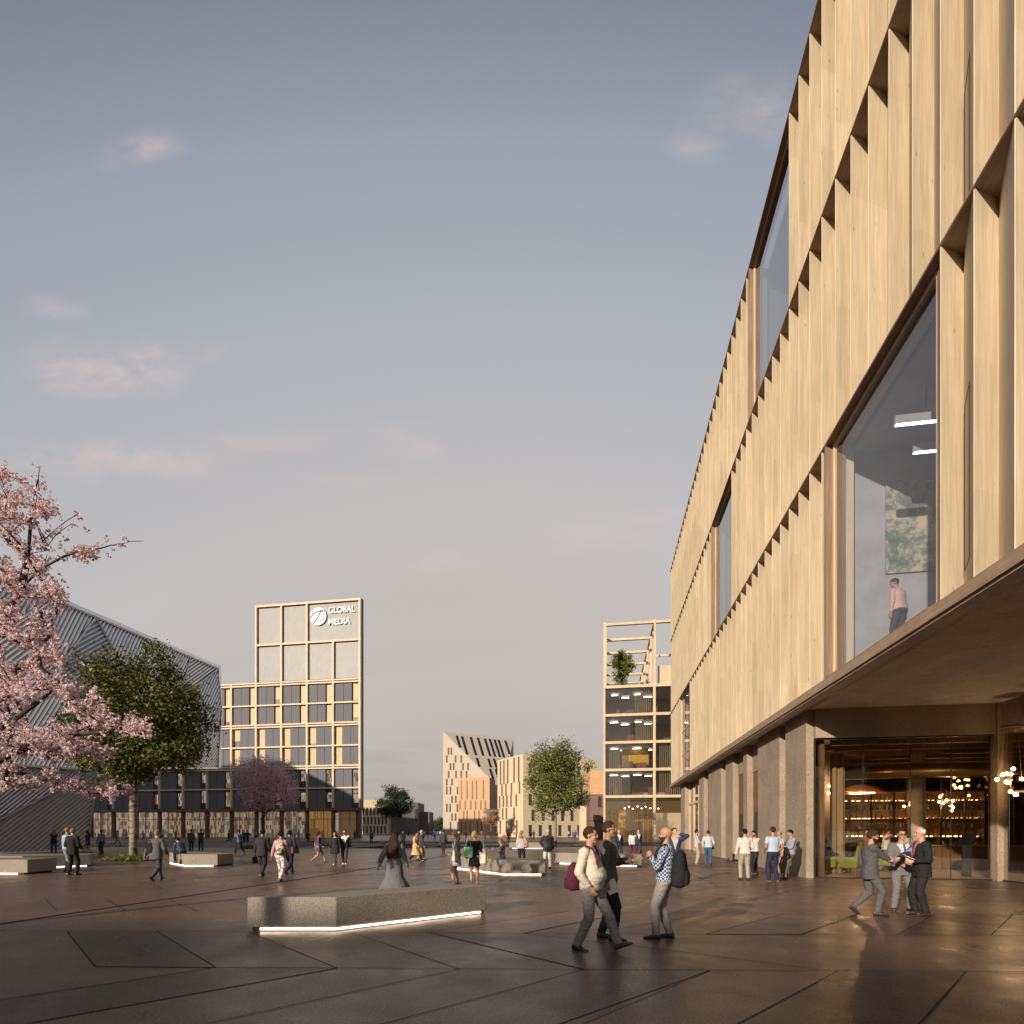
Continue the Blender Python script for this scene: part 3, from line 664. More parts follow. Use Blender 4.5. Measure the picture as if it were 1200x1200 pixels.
# ------------------------------------------------------------ timber building on the right
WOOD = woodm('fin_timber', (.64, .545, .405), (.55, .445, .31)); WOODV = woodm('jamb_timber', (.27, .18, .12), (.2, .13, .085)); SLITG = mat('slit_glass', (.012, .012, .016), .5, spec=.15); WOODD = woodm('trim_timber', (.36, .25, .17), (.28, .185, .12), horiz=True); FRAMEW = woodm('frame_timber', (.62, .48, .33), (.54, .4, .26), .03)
CONC = stonem('speckled_concrete', (.37, .29, .22), (.22, .165, .12), 26, .8, .3, .18); SOFF = stonem('soffit_concrete', (.6, .54, .48), (.5, .44, .39), 14, .8, .2, .22)
GLZ = glassm('window_glass', (.8, .81, .84), .03); GLZR = glassm('reflective_glass', (.45, .48, .53), .3); LOBG = glassm('lobby_glass', (.8, .76, .7), .025, .015)
BRONZE = mat('bronze_metal', (.16, .085, .045), .45, (.22, .12, .065), 3, metal=.4); DARKM = mat('dark_metal', (.03, .027, .026), .45, metal=.3)
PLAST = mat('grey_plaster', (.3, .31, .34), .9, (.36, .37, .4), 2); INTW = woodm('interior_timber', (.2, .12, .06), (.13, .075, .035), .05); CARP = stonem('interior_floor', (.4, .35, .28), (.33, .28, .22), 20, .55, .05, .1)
A0 = 6.6; KA = 6.6 / 6.3; DD = V((.1654, .9862, 0)); RZ = math.atan2(.9862, .1654)      # local x runs away along the façade, local y out to the plaza
def s_of(Y): return Y * 1.01399
def su(s, u, z): return V((6.3, 0, 0)) + DD * s + V((.9862, -.1654, 0)) * u + V((0, 0, z))
Z0, Z1, Z2, Z3 = 6.17, 13.15, 20.25, 27.2
def main_building():
    B = empty('timber_building', (A0, 0, 0), RZ, 'long timber clad building with angled fins overhanging a concrete ground floor', 'building')
    S0, S1 = 3.2, 54.4; pitch = .933 * KA; wins = {k: [(a * KA, b * KA) for a, b in w] for k, w in {1: [(10.17, 15.5), (40.4, 45.3)], 2: [(26.8, 31.7)], 3: [(18.5, 23.6)]}.items()}; LV = [Z0, Z1, Z2, Z3]
    tips = [s_of(8.31 * KA) + pitch * i for i in range(-5, 60)]; tips = [t for t in tips if S0 < t < S1 - .2]
    meshes = {}
    def fin_mesh(h):
        key = round(h, 2)
        if key not in meshes:
            mb = MB(); mb.prism([(0, .0), (.018, .012), (.27 + pitch - .004, -.545), (.266, -.545), (-.012, .0)], 0, h)
            meshes[key] = mb.mesh('timber_fin', WOOD)
        return meshes[key]
    fins = []
    for st in (1, 2, 3):
        za, zb = LV[st - 1] + .012, LV[st] - .045
        for t in tips:
            if any(s_of(w[0]) - .35 < t + .0 < s_of(w[1]) - .28 for w in wins[st]):
                if any(s_of(w[0]) - .35 < t < s_of(w[0]) + .05 for w in wins[st]): MB().prism([(t - .012, 0), (t + .018, .012), (t + .31, -.545), (t + .266, -.545)], za, zb).build('timber_fin', WOOD, B)
                continue
            fins.append((t, za, zb - za, st))
    fins.sort(key=lambda q: q[0] + q[3] * 2.2)
    for t, z, h, st in fins[:96]:
        o = link('timber_fin', fin_mesh(h), B, (t, 0, z))
    mb = MB()
    for t, z, h, st in fins[96:]: mb.prism([(t, .0), (t + .018, .012), (t + .27 + pitch - .004, -.545), (t + .266, -.545), (t - .012, 0)], z, z + h)
    tag(mb.build('far_timber_fins', WOOD, B), kind='stuff')
    # storey ledges
    for z in (Z1, Z2, Z3):
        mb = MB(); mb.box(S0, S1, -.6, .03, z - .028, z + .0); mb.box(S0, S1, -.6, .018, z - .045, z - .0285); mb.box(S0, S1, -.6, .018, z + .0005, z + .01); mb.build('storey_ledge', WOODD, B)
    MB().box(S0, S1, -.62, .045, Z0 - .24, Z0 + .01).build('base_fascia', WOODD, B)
    # back wall behind the fins, open at the windows
    mb = MB()
    for st in (1, 2, 3):
        cuts = [S0] + [q for w in wins[st] for q in (s_of(w[0]), s_of(w[1]))] + [S1]
        for a, b in zip(cuts[::2], cuts[1::2]): mb.box(a, b, -.8, -.545, LV[st - 1] + .011, LV[st] - .046)
    mb.build('inner_wall', WOOD, B)
    mb = MB(); mb.box(S0, S1, -18, -.81, Z3 - .3, Z3 - .05); mb.box(S1 - .3, S1, -18, -.81, Z0, Z3 - .31); mb.box(S0, S1 - .31, -18, -17.7, Z0, Z3 - .31); mb.box(S0, S0 + .3, -17.69, -.81, Z0, Z3 - .31)
    mb.build('rear_walls', WOOD, B)
    mb = MB()
    for z in (Z1, Z2): mb.box(S0 + .31, S1 - .31, -17.6, -.81, z - .12, z - .03)
    mb.build('floor_slab', PLAST, B)
    mb = MB(); mb.box(S0, S1, -7.4, -.39, Z0 - .2, Z0 - .12); mb.box(S0, S1, -.385, -.02, Z0 - .29, Z0 - .242)
    mb.box(S0, S1, -17.8, -7.41, Z0 - .2, Z0 - .12)
    mb.build('soffit', SOFF, B)
    # windows
    def window(st, i, back, frame=.07, transom=False, glz=GLZ):
        a, b = (s_of(q) for q in wins[st][i]); z0, z1 = LV[st - 1] + .012, LV[st] - .05; yg = -.22; a = max(t for t in tips if t < a + .05) + .33
        w = MB(); w.box(a, a + .085, -.54, -.16, z0, z1); w.box(b - .09, b, -.54, .01, z0, z1); w.box(a + .09, b - .09, -.54, .01, z0, z0 + .05)
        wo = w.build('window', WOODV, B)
        w = MB(); w.box(a + .09, a + .17, yg - .06, yg + .04, z0 + .05, z1); w.box(b - .17, b - .09, yg - .06, yg + .04, z0 + .05, z1); w.box(a + .17, b - .17, yg - .06, yg + .04, z1 - .12, z1); w.box(a + .17, b - .17, yg - .06, yg + .04, z0 + .05, z0 + .16)
        if transom:
            for zt in (z0 + 1.9, z0 + 3.9): w.box(a + .17, b - .17, yg - .05, yg + .03, zt, zt + .07)
        w.build('frame', FRAMEW, wo)
        MB().quad((a + .17, yg, z0 + .16), (b - .17, yg, z0 + .16), (b - .17, yg, z1 - .12), (a + .17, yg, z1 - .12)).build('pane', glz, wo)
        r = MB(); y0, y1 = -.82, -back
        r.quad((a - 1.5, y1, z0), (b + .35, y1, z0), (b + .35, y1, z1 - .1), (a - 1.5, y1, z1 - .1)); r.quad((b + .35, y0, z0), (b + .35, y1, z0), (b + .35, y1, z1 - .1), (b + .35, y0, z1 - .1))
        r.quad((a - 1.5, y0, z0), (a - 1.5, y1, z0), (a - 1.5, y1, z1 - .1), (a - 1.5, y0, z1 - .1)); r.quad((a - 1.5, y0, z1 - .1), (b + .35, y0, z1 - .1), (b + .35, y1, z1 - .1), (a - 1.5, y1, z1 - .1))
        r.quad((a - 1.5, y0, z0 + .05), (b + .35, y0, z0 + .05), (b + .35, y1, z0 + .05), (a - 1.5, y1, z0 + .05)); r.build('room_lining', PLAST, B)
    window(1, 0, 7); window(1, 1, 5, transom=True); window(2, 0, 5, glz=GLZR); window(3, 0, 5, glz=GLZR)
    # slit windows set in the oblique side of one bay
    for z0, z1 in ((6.77, 10.0), (13.2, 16.1)):
        s0 = min(tips, key=lambda q: abs(q - s_of(9.18 * KA))); w = MB(); p = (s0 + .05, -.03); q = (s0 + 1.2 - .93 + .93, -.545)
        d = V((1.203, -.545, 0)).normalized(); nn = V((.545, 1.203, 0)).normalized(); c = V((s0 - .0, 0, 0)) + d * .78
        a, b = c - d * .3, c + d * .37; o1 = nn * .012
        vs = [a + o1, b + o1]; w.quad((vs[0].x, vs[0].y, z0), (vs[1].x, vs[1].y, z0), (vs[1].x, vs[1].y, z1), (vs[0].x, vs[0].y, z1)); so = w.build('slit_window', SLITG, B)
        f = MB(); f.bar((a.x, a.y, z0), (a.x, a.y, z1), .03, .05); f.bar((b.x, b.y, z0), (b.x, b.y, z1), .03, .05); f.bar((a.x, a.y, z1), (b.x, b.y, z1), .05, .03); f.bar((a.x, a.y, z0), (b.x, b.y, z0), .05, .03); f.build('frame', DARKM, so)
    # concrete piers (plaza face at local y = -.907)
    before = set(B.children); yf = -.907; zt = Z0 - .202
    piers = [(19.77, 21.75), (22.72, 25.6), (27.75, 28.25), (30.75, 32.3), (33.75, 37.5), (39.6, 41.2), (48.6, 50.9)]
    for a, b in piers:
        MB().box(s_of(a) - .26, s_of(b), -1.155 if a < 20 else -1.45, yf, 0, zt).build('pier', CONC, B, bevel=.012)
    rec = [(21.75, 22.46, 'door', 4.15), (25.6, 27.5, 'door', 4.6), (28.25, 30.45, 'door', 4.75), (32.3, 33.45, 'door', 4.4), (37.5, 39.3, 'door', 5.0), (41.2, 48.3, 'glass', 5)]
    for a, b, kd, h in rec:
        a, b = s_of(a) + .001, s_of(b) - .001
        if kd == 'door':
            MB().box(a, b, -1.449, -1.16, h, zt - .002).build('lintel', CONC, B)
            d = MB().box(a, b, -1.3, -1.2, .0, h - .002).build('door', BRONZE, B); m_ = (a + b) / 2
            if b - a > 1.5:
                MB().box(m_ - .1, b - .25, -1.199, -1.175, .05, 2.6).build('door_opening', DARKM, d)
                MB().box(m_ - .14, m_ - .1, -1.199, -1.14, .9, 1.6).build('handle', DARKM, d)
        else:
            w = MB()
            for x in (a + .05, (a * 2 + b) / 3, (a + b * 2) / 3, b - .05): w.box(x - .05, x + .05, -1.4, -1.25, 0, zt - .002)
            w.box(a, b, -1.41, -1.24, 3.9, 4.1); wo = w.build('glazed_bay', FRAMEW, B)
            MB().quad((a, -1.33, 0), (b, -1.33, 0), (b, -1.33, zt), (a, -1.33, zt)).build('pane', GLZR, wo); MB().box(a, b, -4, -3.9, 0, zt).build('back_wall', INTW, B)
    # corner, lintel and lobby glazing (plane local x = 19.79)
    g0 = 19.79
    MB().box(g0 - .17, g0 + .4, -6.74, -1.157, 4.95, zt - .002).build('lintel', CONC, B)
    MB().box(g0 - .24, g0 + .12, -7.06, -6.76, 0, zt - .002).build('corner_post', CONC, B, bevel=.01)
    MB().box(S0, g0 - .25, -7.3, -6.86, 4.95, zt - .002).build('lintel', CONC, B)
    lg = MB(); ys = [-1.16, -2.75, -4.25, -5.5, -6.74]
    lg.box(g0 - .03, g0 + .05, -6.74, -1.16, 0, .05); lg.box(g0 - .03, g0 + .05, -6.74, -1.16, 4.9, 4.949)
    for y in ys[1:-1]: lg.box(g0 - .012, g0 + .012, y - .008, y + .008, .05, 4.9)
    lg.box(g0 - .03, g0 + .05, -1.2, -1.161, .05, 4.9); lg.box(S0, g0 - .25, -6.98, -6.9, 0, .05)
    for s in (17.2, 14.6, 12, 9.4, 6.8): lg.box(s - .01, s + .01, -6.96, -6.93, .05, 4.94)
    go = lg.build('glazing', DARKM, B)
    for ya, yb in zip(ys, ys[1:]): MB().quad((g0, ya - .012, .05), (g0, yb + .012, .05), (g0, yb + .012, 4.9), (g0, ya - .012, 4.9)).build('pane', LOBG, go)
    MB().quad((S0, -6.94, .05), (g0 - .26, -6.94, .05), (g0 - .26, -6.94, 4.94), (S0, -6.94, 4.94)).build('pane', LOBG, go)
    # lobby room
    MB().box(S0, g0 + 16, -17.6, -6.99, -.05, .012).build('lobby_floor', CARP, B); MB().box(g0 + .06, g0 + 16, -6.985, -1.61, -.05, .012).build('lobby_floor', CARP, B)
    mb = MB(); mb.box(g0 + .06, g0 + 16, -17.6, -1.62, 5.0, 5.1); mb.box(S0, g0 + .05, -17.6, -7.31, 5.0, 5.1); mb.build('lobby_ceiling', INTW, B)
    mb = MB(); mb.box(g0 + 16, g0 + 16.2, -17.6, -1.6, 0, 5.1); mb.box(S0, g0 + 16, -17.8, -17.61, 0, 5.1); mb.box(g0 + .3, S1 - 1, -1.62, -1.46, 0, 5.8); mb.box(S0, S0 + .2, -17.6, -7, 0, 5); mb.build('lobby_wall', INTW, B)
    for x, y in ((23.5, -3.0), (24.5, -6.9), (29, -4.6), (29, -9)):
        mb = MB(); mb.tube([(x, y, 0), (x, y, 5)], .27, 20); mb.build('column', SOFF, B, True)
    mb = MB(); mb.tube([(22.2, -11.5, 3.95), (24.0, -7, 4.2), (27.5, -2.2, 4.35)], .3, 20); mb.build('ventilation_duct', mat('brass_duct', (.4, .26, .1), .3, metal=.9), B, True)
    mb = MB()
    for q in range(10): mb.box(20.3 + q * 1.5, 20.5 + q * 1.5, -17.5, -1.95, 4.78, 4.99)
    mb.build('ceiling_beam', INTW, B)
    # black steel partition grid with lit shelves behind
    mb = MB()
    for q in range(9): y = -5.8 - q * .95; mb.box(26, 26.06, y, y + .05, 0, 4.2)
    for z in (1.0, 2.2, 2.9, 3.5, 4.15): mb.box(26.005, 26.055, -13.4, -5.8, z, z + .04)
    mb.build('steel_partition', DARKM, B)
    for c in set(B.children) - before: c.location.x -= .05; c.location.y += .296

BULB = emit('lamp_bulb', (1, .62, .25), 22); LEDM = emit('led_strip', (1, .8, .58), 4.8); WHL = emit('white_tube', (1, .9, .8), 9)
def lobby_things():
    def pl(px, Y, z=0): return at(px, Y, z)
    warm = []
    for i, (px, Y, zc, n, lb) in enumerate(((968, 21.8, 3.55, 5, 'hanging cluster of star bulbs by the left end of the lobby glass'), (1112, 24.0, 2.95, 9, 'wide cluster of star bulbs in front of the lit shelves'), (1068, 25.5, 2.9, 7, 'cluster of star bulbs above the two men in grey and black suits'), (1186, 17.2, 3.35, 9, 'big bright cluster of star bulbs right of the concrete corner post'))):
        o = empty('pendant_lamp', pl(px, Y, zc), 0, lb, 'lamp', 'star bulb pendants in the lobby'); rnd = random.Random(i)
        c = MB(); c.lathe([(.0, 5.0 - zc), (.28, 5.0 - zc), (.28, 4.95 - zc), (0, 4.95 - zc)], 20); b = MB(); st = MB()
        for q in range(n):
            x, y, z = rnd.uniform(-.3, .3), rnd.uniform(-.3, .3), rnd.uniform(-.45, .45)
            c.tube([(x, y, z), (x * .6, y * .6, 4.95 - zc)], .008, 5); b.ell((x, y, z), (.055, .055, .055), 10, 8)
            for w in range(7):
                d = V((rnd.gauss(0, 1), rnd.gauss(0, 1), rnd.gauss(0, 1))).normalized(); st.tube([V((x, y, z)), V((x, y, z)) + d * .15], .005, 4)
        c.build('cord', BRONZE, o); b.build('bulb', BULB, o, True); st.build('spike', BRONZE, o)
        l = bpy.data.lights.new('bulb_light', 'POINT'); l.energy = 38; l.color = (1, .66, .33); l.shadow_soft_size = .06; lo = bpy.data.objects.new('bulb_light', l); COL.objects.link(lo); lo.parent = o; lo.location = (0, 0, -.1)
    o = empty('dome_lamp', pl(1010, 22.2, 3.2), 0, 'wide copper dome lamp hanging over the armchairs', 'lamp')
    COP = mat('copper', (.75, .3, .14), .35, metal=.8); mb = MB(); mb.lathe([(.0, .36), (.3, .34), (.6, .24), (.82, .08), (.86, 0), (.83, 0), (.79, .08), (.58, .21), (.3, .31), (0, .33)], 32); mb.build('lamp_shade', COP, o, True)
    MB().tube([(0, 0, .34), (0, 0, 1.8)], .012, 6).build('cord', DARKM, o); mb = MB(); mb.lathe([(0, .04), (.45, .04), (.45, .0), (0, 0)], 24); mb.build('diffuser', emit('dome_glow', (1, .5, .2), 9), o)
    l = bpy.data.lights.new('dome_light', 'POINT'); l.energy = 75; l.color = (1, .62, .35); l.shadow_soft_size = .08; lo = bpy.data.objects.new('dome_light', l); COL.objects.link(lo); lo.parent = o; lo.location = (0, 0, -.1)
    VEL = mat('green_velvet', (.17, .2, .03), .8, (.25, .28, .05), 6, spec=.3)
    def armchair(px, Y, rz, lb):
        o = empty('armchair', pl(px, Y, .012), R(rz), lb, 'armchair', 'green velvet armchairs in the lobby')
        mb = MB(); mb.box(-.33, .36, -.34, .34, .24, .44); mb.build('seat', VEL, o, bevel=.04)
        mb = MB(); loft(mb, [(V((-.3 - .12 * q, 0, .24 + .86 * q)), V((1, 0, -.1)), V((0, 1, 0)), .07, .38 + .04 * math.sin(q * 3)) for q in (0, .3, .6, .9, 1)], 20, 4); mb.build('backrest', VEL, o, True)
        for s in (1, -1):
            mb = MB(); mb.prism([(-.38, s * .34), (.3, s * .34), (.3, s * .44), (-.38, s * .44)], .24, .66); mb.build('armrest', VEL, o, bevel=.04)
        for a in (-.28, .3):
            for s in (.3, -.3): MB().tube([(a, s, 0), (a * .93, s * .95, .25)], [.018, .028], 8).build('leg', TANBARK, o)
    armchair(965, 21.6, -10, 'green armchair in which the man in the dark jacket sits'); armchair(1000, 21.0, 115, 'tall backed green armchair seen from behind through the glass'); armchair(1044, 22.3, 200, 'green armchair half hidden by the man in the grey suit with red lanyard')
    person('man in a dark jacket sitting in the green armchair behind the glass', 0, 0, -5, 1.76, top=(.02, .02, .03), bot=(.2, .2, .22), shirt=(.6, .6, .6), tone='mid', hair=('short', 'black'), det=1, loc=pl(970, 21.55, .01), pz=.55, lf=(.55, .1, .0, 10), rf=(.6, -.1, 0, 10), lk=(1, 0, 1), rk=(1, 0, 1), lh=(.35, .1, .75), rh=(.35, -.1, .75), lean=-6, skip_shoes=False)
    person('man in a white shirt and blue jeans walking inside, one arm raised to his shoulder', 0, 0, -25, 1.78, 'short', top=(.5, .48, .46), bot=(.1, .17, .3), kind='shirt', hair=('short', 'brown'), loc=pl(1038, 22.4, .01), rh=(.1, -.28, 1.48), re=(-.3, -1, .2))
    person('dark haired visitor in brown standing inside behind the green armchair', 0, 0, 200, 1.76, 'stand', top=(.2, .09, .05), bot=(.04, .04, .05), kind='sweater', hair=('short', 'black'), loc=pl(1017, 24.5, .01))
    person('woman in pale green with piled brown hair inside the lobby behind the bald man', 0, 0, 60, 1.68, 'stand', top=(.35, .45, .4), bot=(.04, .04, .05), kind='sweater', hair=('bun', 'brown'), fem=True, loc=pl(1061, 22.9, .01))
    # shelves of bottles behind the steel grid
    SH = mat('bar_shelf', (.28, .16, .07), .5); bot_m = [mat('green_bottle', (.03, .12, .07), .15), mat('amber_bottle', (.4, .16, .03), .2), mat('clear_bottle', (.55, .55, .5), .15), mat('teal_bottle', (.05, .2, .2), .2)]
    o = empty('bar_shelf', su(29.5, 8.2, 0.012), RZ, 'tall lit shelf of bottles behind the black steel grid', 'shelf'); mb = MB(); mb.box(0, .04, -4, 4, .9, 3.6)
    for z in (.9, 1.35, 1.8, 2.25, 2.7, 3.15, 3.6): mb.box(-.4, -.001, -4, 4, z - .02, z + .02)
    for y in (-4, -2, 0, 2, 4): mb.box(-.41, -.002, y - .02, y + .02, .0, 3.62)
    mb.build('shelf_frame', SH, o)
    g = MB(); g.box(-.02, -.005, -3.95, 3.95, 2.27, 2.3); g.box(-.02, -.005, -3.95, 3.95, 3.17, 3.2); g.box(-.02, -.005, -3.95, 3.95, 1.37, 1.4); g.build('shelf_light', emit('shelf_glow', (1, .55, .22), 13), o)
    rnd = random.Random(2); col = [MB() for _ in bot_m]
    for z in (.92, 1.37, 1.82, 2.27, 2.72, 3.17):
        y = -3.9
        while y < 3.9:
            h = rnd.uniform(.2, .32); r = rnd.uniform(.03, .05); rnd.choice(col).lathe([(0, 0), (r, 0), (r, h * .6), (r * .35, h * .78), (r * .35, h), (0, h)], 8, (-.2 + rnd.uniform(-.1, .1), y, z)); y += rnd.uniform(.1, .3)
    for c, m_ in zip(col, bot_m): tag(c.build('bottle', m_, None, True, su(29.5, 8.2, 0.012), RZ), 'rows of ' + m_.name.replace('_', ' ') + 's on the lit bar shelf', 'bottles', kind='stuff')
    o = empty('bar_counter', su(25, 10.5, .012), RZ, 'long dark bar counter with a pale top in front of the lit shelf', 'counter')
    MB().box(0, .6, -4.5, 3.6, 0, 1.0).build('cabinet', INTW, o, bevel=.01); MB().box(-.08, .68, -4.55, 3.65, 1.003, 1.06).build('worktop', mat('bar_top', (.22, .16, .1), .25), o)
    # information kiosk
    o = empty('info_kiosk', pl(1133, 19.9, .012), R(-100), 'slim black information stand with a tilted screen behind the glass', 'kiosk')
    MB().box(-.06, .06, -.13, .13, 0, 1.15).build('stand', DARKM, o, bevel=.01); mb = MB(); mb.bar((-.2, 0, 1.1), (.25, 0, 1.6), .46, .05, V((0, 1, 0)).cross(V((.45, 0, .5)))); mb.build('screen', mat('dark_screen', (.02, .02, .025), .1), o)
    CUR = mat('curtain', (.3, .22, .12), .9, (.2, .14, .07), 3, stretch=(6, 6, .1))
    for y, lb in ((-1.3, 'pale brown curtain gathered beside the left lobby wall'),):
        mb = MB(); n = 17; mb2 = []
        for q in range(n): mb2.append((q * .035, math.sin(q * .9) * .06))
        pts = mb2 + [(x, y_ - .02) for x, y_ in reversed(mb2)]; vs = [(x, y_, 0) for x, y_ in mb2] + [(x, y_, 4.7) for x, y_ in mb2]; mb.add(vs, [(i, i + 1, n + i + 1, n + i) for i in range(n - 1)])
        tag(mb.build('curtain', CUR, None, True, su(22.2, 2.6, .02), R(-10)), lb, 'curtain')
    # room behind the big window: painting, pendant tubes, viewer
    def paintm():
        m, t, o = nt('leafy_painting'); L = t.links.new; b = N(t, 'BsdfPrincipled', _Roughness=.7); L(b.outputs[0], o.inputs[0]); tc = N(t, 'TexCoord')
        n1 = N(t, 'TexNoise', _Scale=1.3, _Detail=8, _Roughness=.8, _Distortion=.5); L(tc.outputs['Object'], n1.inputs['Vector']); rp = N(t, 'ValToRGB'); L(n1.outputs['Fac'], rp.inputs[0]); els = rp.color_ramp.elements
        els[0].position = .38; els[0].color = (.06, .1, .12, 1); els[1].position = .6; els[1].color = (.55, .4, .26, 1); e = els.new(.47); e.color = (.14, .19, .12, 1); e = els.new(.53); e.color = (.38, .36, .33, 1); L(rp.outputs[0], b.inputs['Base Color']); return m
    s_w = s_of(15.5 * KA) + .34
    o = empty('painting', su(s_w + .05, 2.1, 9.35), RZ, 'large unframed painting of hazy foliage on the grey wall upstairs', 'painting'); mb = MB(); mb.box(-.05, .0, -3.2, 0, 0, 2.75); mb.build('canvas', paintm(), o, bevel=.006)
    for px, Y, z, lb in ((1070, 13.6, 11.85, 'upper long tube lamp hanging behind the big window'), (1090, 14.6, 11.85, 'lower short tube lamp hanging behind the big window')):
        o = empty('tube_lamp', at(px, Y, z), R(-9), lb, 'lamp', 'tube lamps upstairs'); MB().box(-.42, 1.6, -.05, .05, .02, .24).build('housing', PLAST, o, bevel=.02); MB().box(-.4, 1.58, -.04, .04, .0, .02).build('tube', WHL, o)
        MB().tube([(.3, 0, .24), (.3, 0, .85)], .01, 6).build('cord', DARKM, o)
    person('man in a pink shirt and dark trousers looking out behind the big upstairs window', 0, 0, 110, 1.8, 'stand', top=(.5, .33, .33), bot=(.03, .035, .05), kind='shirt', hair=('short', 'brown'), tone='mid', loc=at(1055, 13.5, Z0 + .06), hy=50, hp=20, lean=8, belly=.05)

# ------------------------------------------------------------ granite seats with light strips
BENCH = stonem('granite_seat', (.34, .29, .24), (.15, .125, .1), 48, .7, .4, .08); PLN = mat('seat_plinth', (.03, .028, .026), .8)
def bench(pts, led, label, h=.57):
    c = sum((V(p).to_3d() for p in pts), V((0, 0, 0))) / len(pts); q = [(p[0] - c.x, p[1] - c.y) for p in pts]
    o = empty('granite_bench', (c.x, c.y, 0), 0, label, 'bench', 'granite benches with light strips')
    MB().prism(q, .065, h).build('seat_block', BENCH, o, bevel=.012)
    s = [(x * .97, y * .96) for x, y in q]; MB().prism(s, 0, .064).build('plinth', PLN, o)
    mb = MB()
    for a, b in led:
        a, b = V((a[0] - c.x, a[1] - c.y, .036)), V((b[0] - c.x, b[1] - c.y, .036)); mb.bar(a, b, .02, .034)
    mb.build('light_strip', LEDM, o)
def benches():
    bench([(-4.47, 9.19), (-2.97, 9.19), (-.53, 11.18), (-.9, 11.5), (-2.6, 10.5)], [((-4.25, 9.19), (-2.97, 9.19)), ((-2.97, 9.19), (-.64, 11.09))], 'large angled granite bench in the foreground with a lit edge')
    bench([(-2.75, 24.4), (-.28, 20.5), (1.25, 20.5), (1.35, 21.6), (.2, 22.2), (-2.2, 25)], [((-2.7, 24.3), (-.28, 20.5)), ((-.28, 20.5), (1.1, 20.5))], 'granite bench on which the woman in jeans sits')
    bench([(-.25, 50.2), (2.8, 50), (2.9, 51), (-.1, 51.4)], [((0, 50.2), (2.8, 50))], 'distant small granite bench behind the woman with the pink bag')
    bench([(2.15, 27.6), (6.0, 25.2), (6.3, 26.3), (2.6, 28.8)], [((2.4, 27.4), (5.8, 25.33))], 'granite bench behind the two men talking in the foreground')
    bench([(-30, 21.4), (-18.6, 20.9), (-18.9, 22.6), (-30, 23)], [((-30, 21.4), (-19.0, 20.92))], 'granite bench cut by the left edge of the view')
    bench([(-31, 21.0 + 1.9), (-21.5, 23.9), (-19.9, 25.7), (-20.5, 26.7), (-31, 25.5)], [((-21.5, 23.9), (-20.0, 25.6)), ((-31, 22.9), (-21.5, 23.9))], 'long shaded granite bench behind the one at the left edge')
    bench([(-17.5, 27.8), (-15.4, 25.6), (-13.85, 25.6), (-13.7, 26.8), (-16.8, 29)], [((-17.4, 27.7), (-15.4, 25.6)), ((-15.4, 25.6), (-14.05, 25.6))], 'sunlit granite bench on which the crouching man in blue sits')
# ------------------------------------------------------------ the tower block with the sign
PANELD = mat('dark_panel', (.08, .08, .1), .7, (.11, .11, .13), 40, .2, 90); BLIND = mat('window_blind', (.4, .31, .17), .6, (.5, .4, .24), 3, stretch=(.4, .4, 8))
TIMF = woodm('frame_grid_timber', (.64, .52, .38), (.56, .44, .3), .02); MESHP = stonem('metal_mesh_panel', (.2, .195, .195), (.17, .165, .165), 8, .45, .1, .12)
SHADEWIN = mat('dark_glass', (.02, .022, .028), .08, spec=.8); RUST = mat('brown_column', (.14, .075, .05), .6)
WARMW = mat('lit_interior', (.5, .35, .2), .8, emis=(1, .66, .36), estr=.9)
def shopm(name, cs, scale, st, stretch):  # emission only: the shops' lamp light is put into these colours
    m, t, o = nt(name); L = t.links.new; e = N(t, 'Emission', _Strength=st); tc = N(t, 'TexCoord'); mp = N(t, 'Mapping'); mp.inputs['Scale'].default_value = stretch
    L(tc.outputs['Object'], mp.inputs[0]); sc2 = N(t, 'VectorMath', operation='SCALE'); sc2.inputs['Scale'].default_value = scale; L(mp.outputs[0], sc2.inputs[0]); fl = N(t, 'VectorMath', operation='FLOOR'); L(sc2.outputs[0], fl.inputs[0]); wn = N(t, 'TexWhiteNoise', noise_dimensions='3D'); L(fl.outputs[0], wn.inputs['Vector'])
    rp = N(t, 'ValToRGB'); rp.color_ramp.interpolation = 'CONSTANT'
    for i, c in enumerate(cs):
        q = rp.color_ramp.elements[i] if i < 2 else rp.color_ramp.elements.new(i / len(cs))
        q.position = i / len(cs); q.color = rgba(c)
    L(wn.outputs['Value'], rp.inputs[0]); L(rp.outputs[0], e.inputs[0]); L(e.outputs[0], o.inputs[0]); return m
SHOP = shopm('lit_shop_goods', [(.5, .36, .22), (.12, .09, .07), (.6, .48, .34), (.3, .2, .12), (.25, .05, .04), (.5, .42, .34), (.13, .12, .12), (.42, .28, .15), (.2, .14, .09), (.55, .42, .28)], 1.25, .62, (2.2, .2, .8))
SHOPB = shopm('lit_shop_timber', [(.5, .28, .08), (.42, .22, .06), (.58, .34, .11), (.3, .15, .05)], 1.3, .55, (2.4, .2, .35))
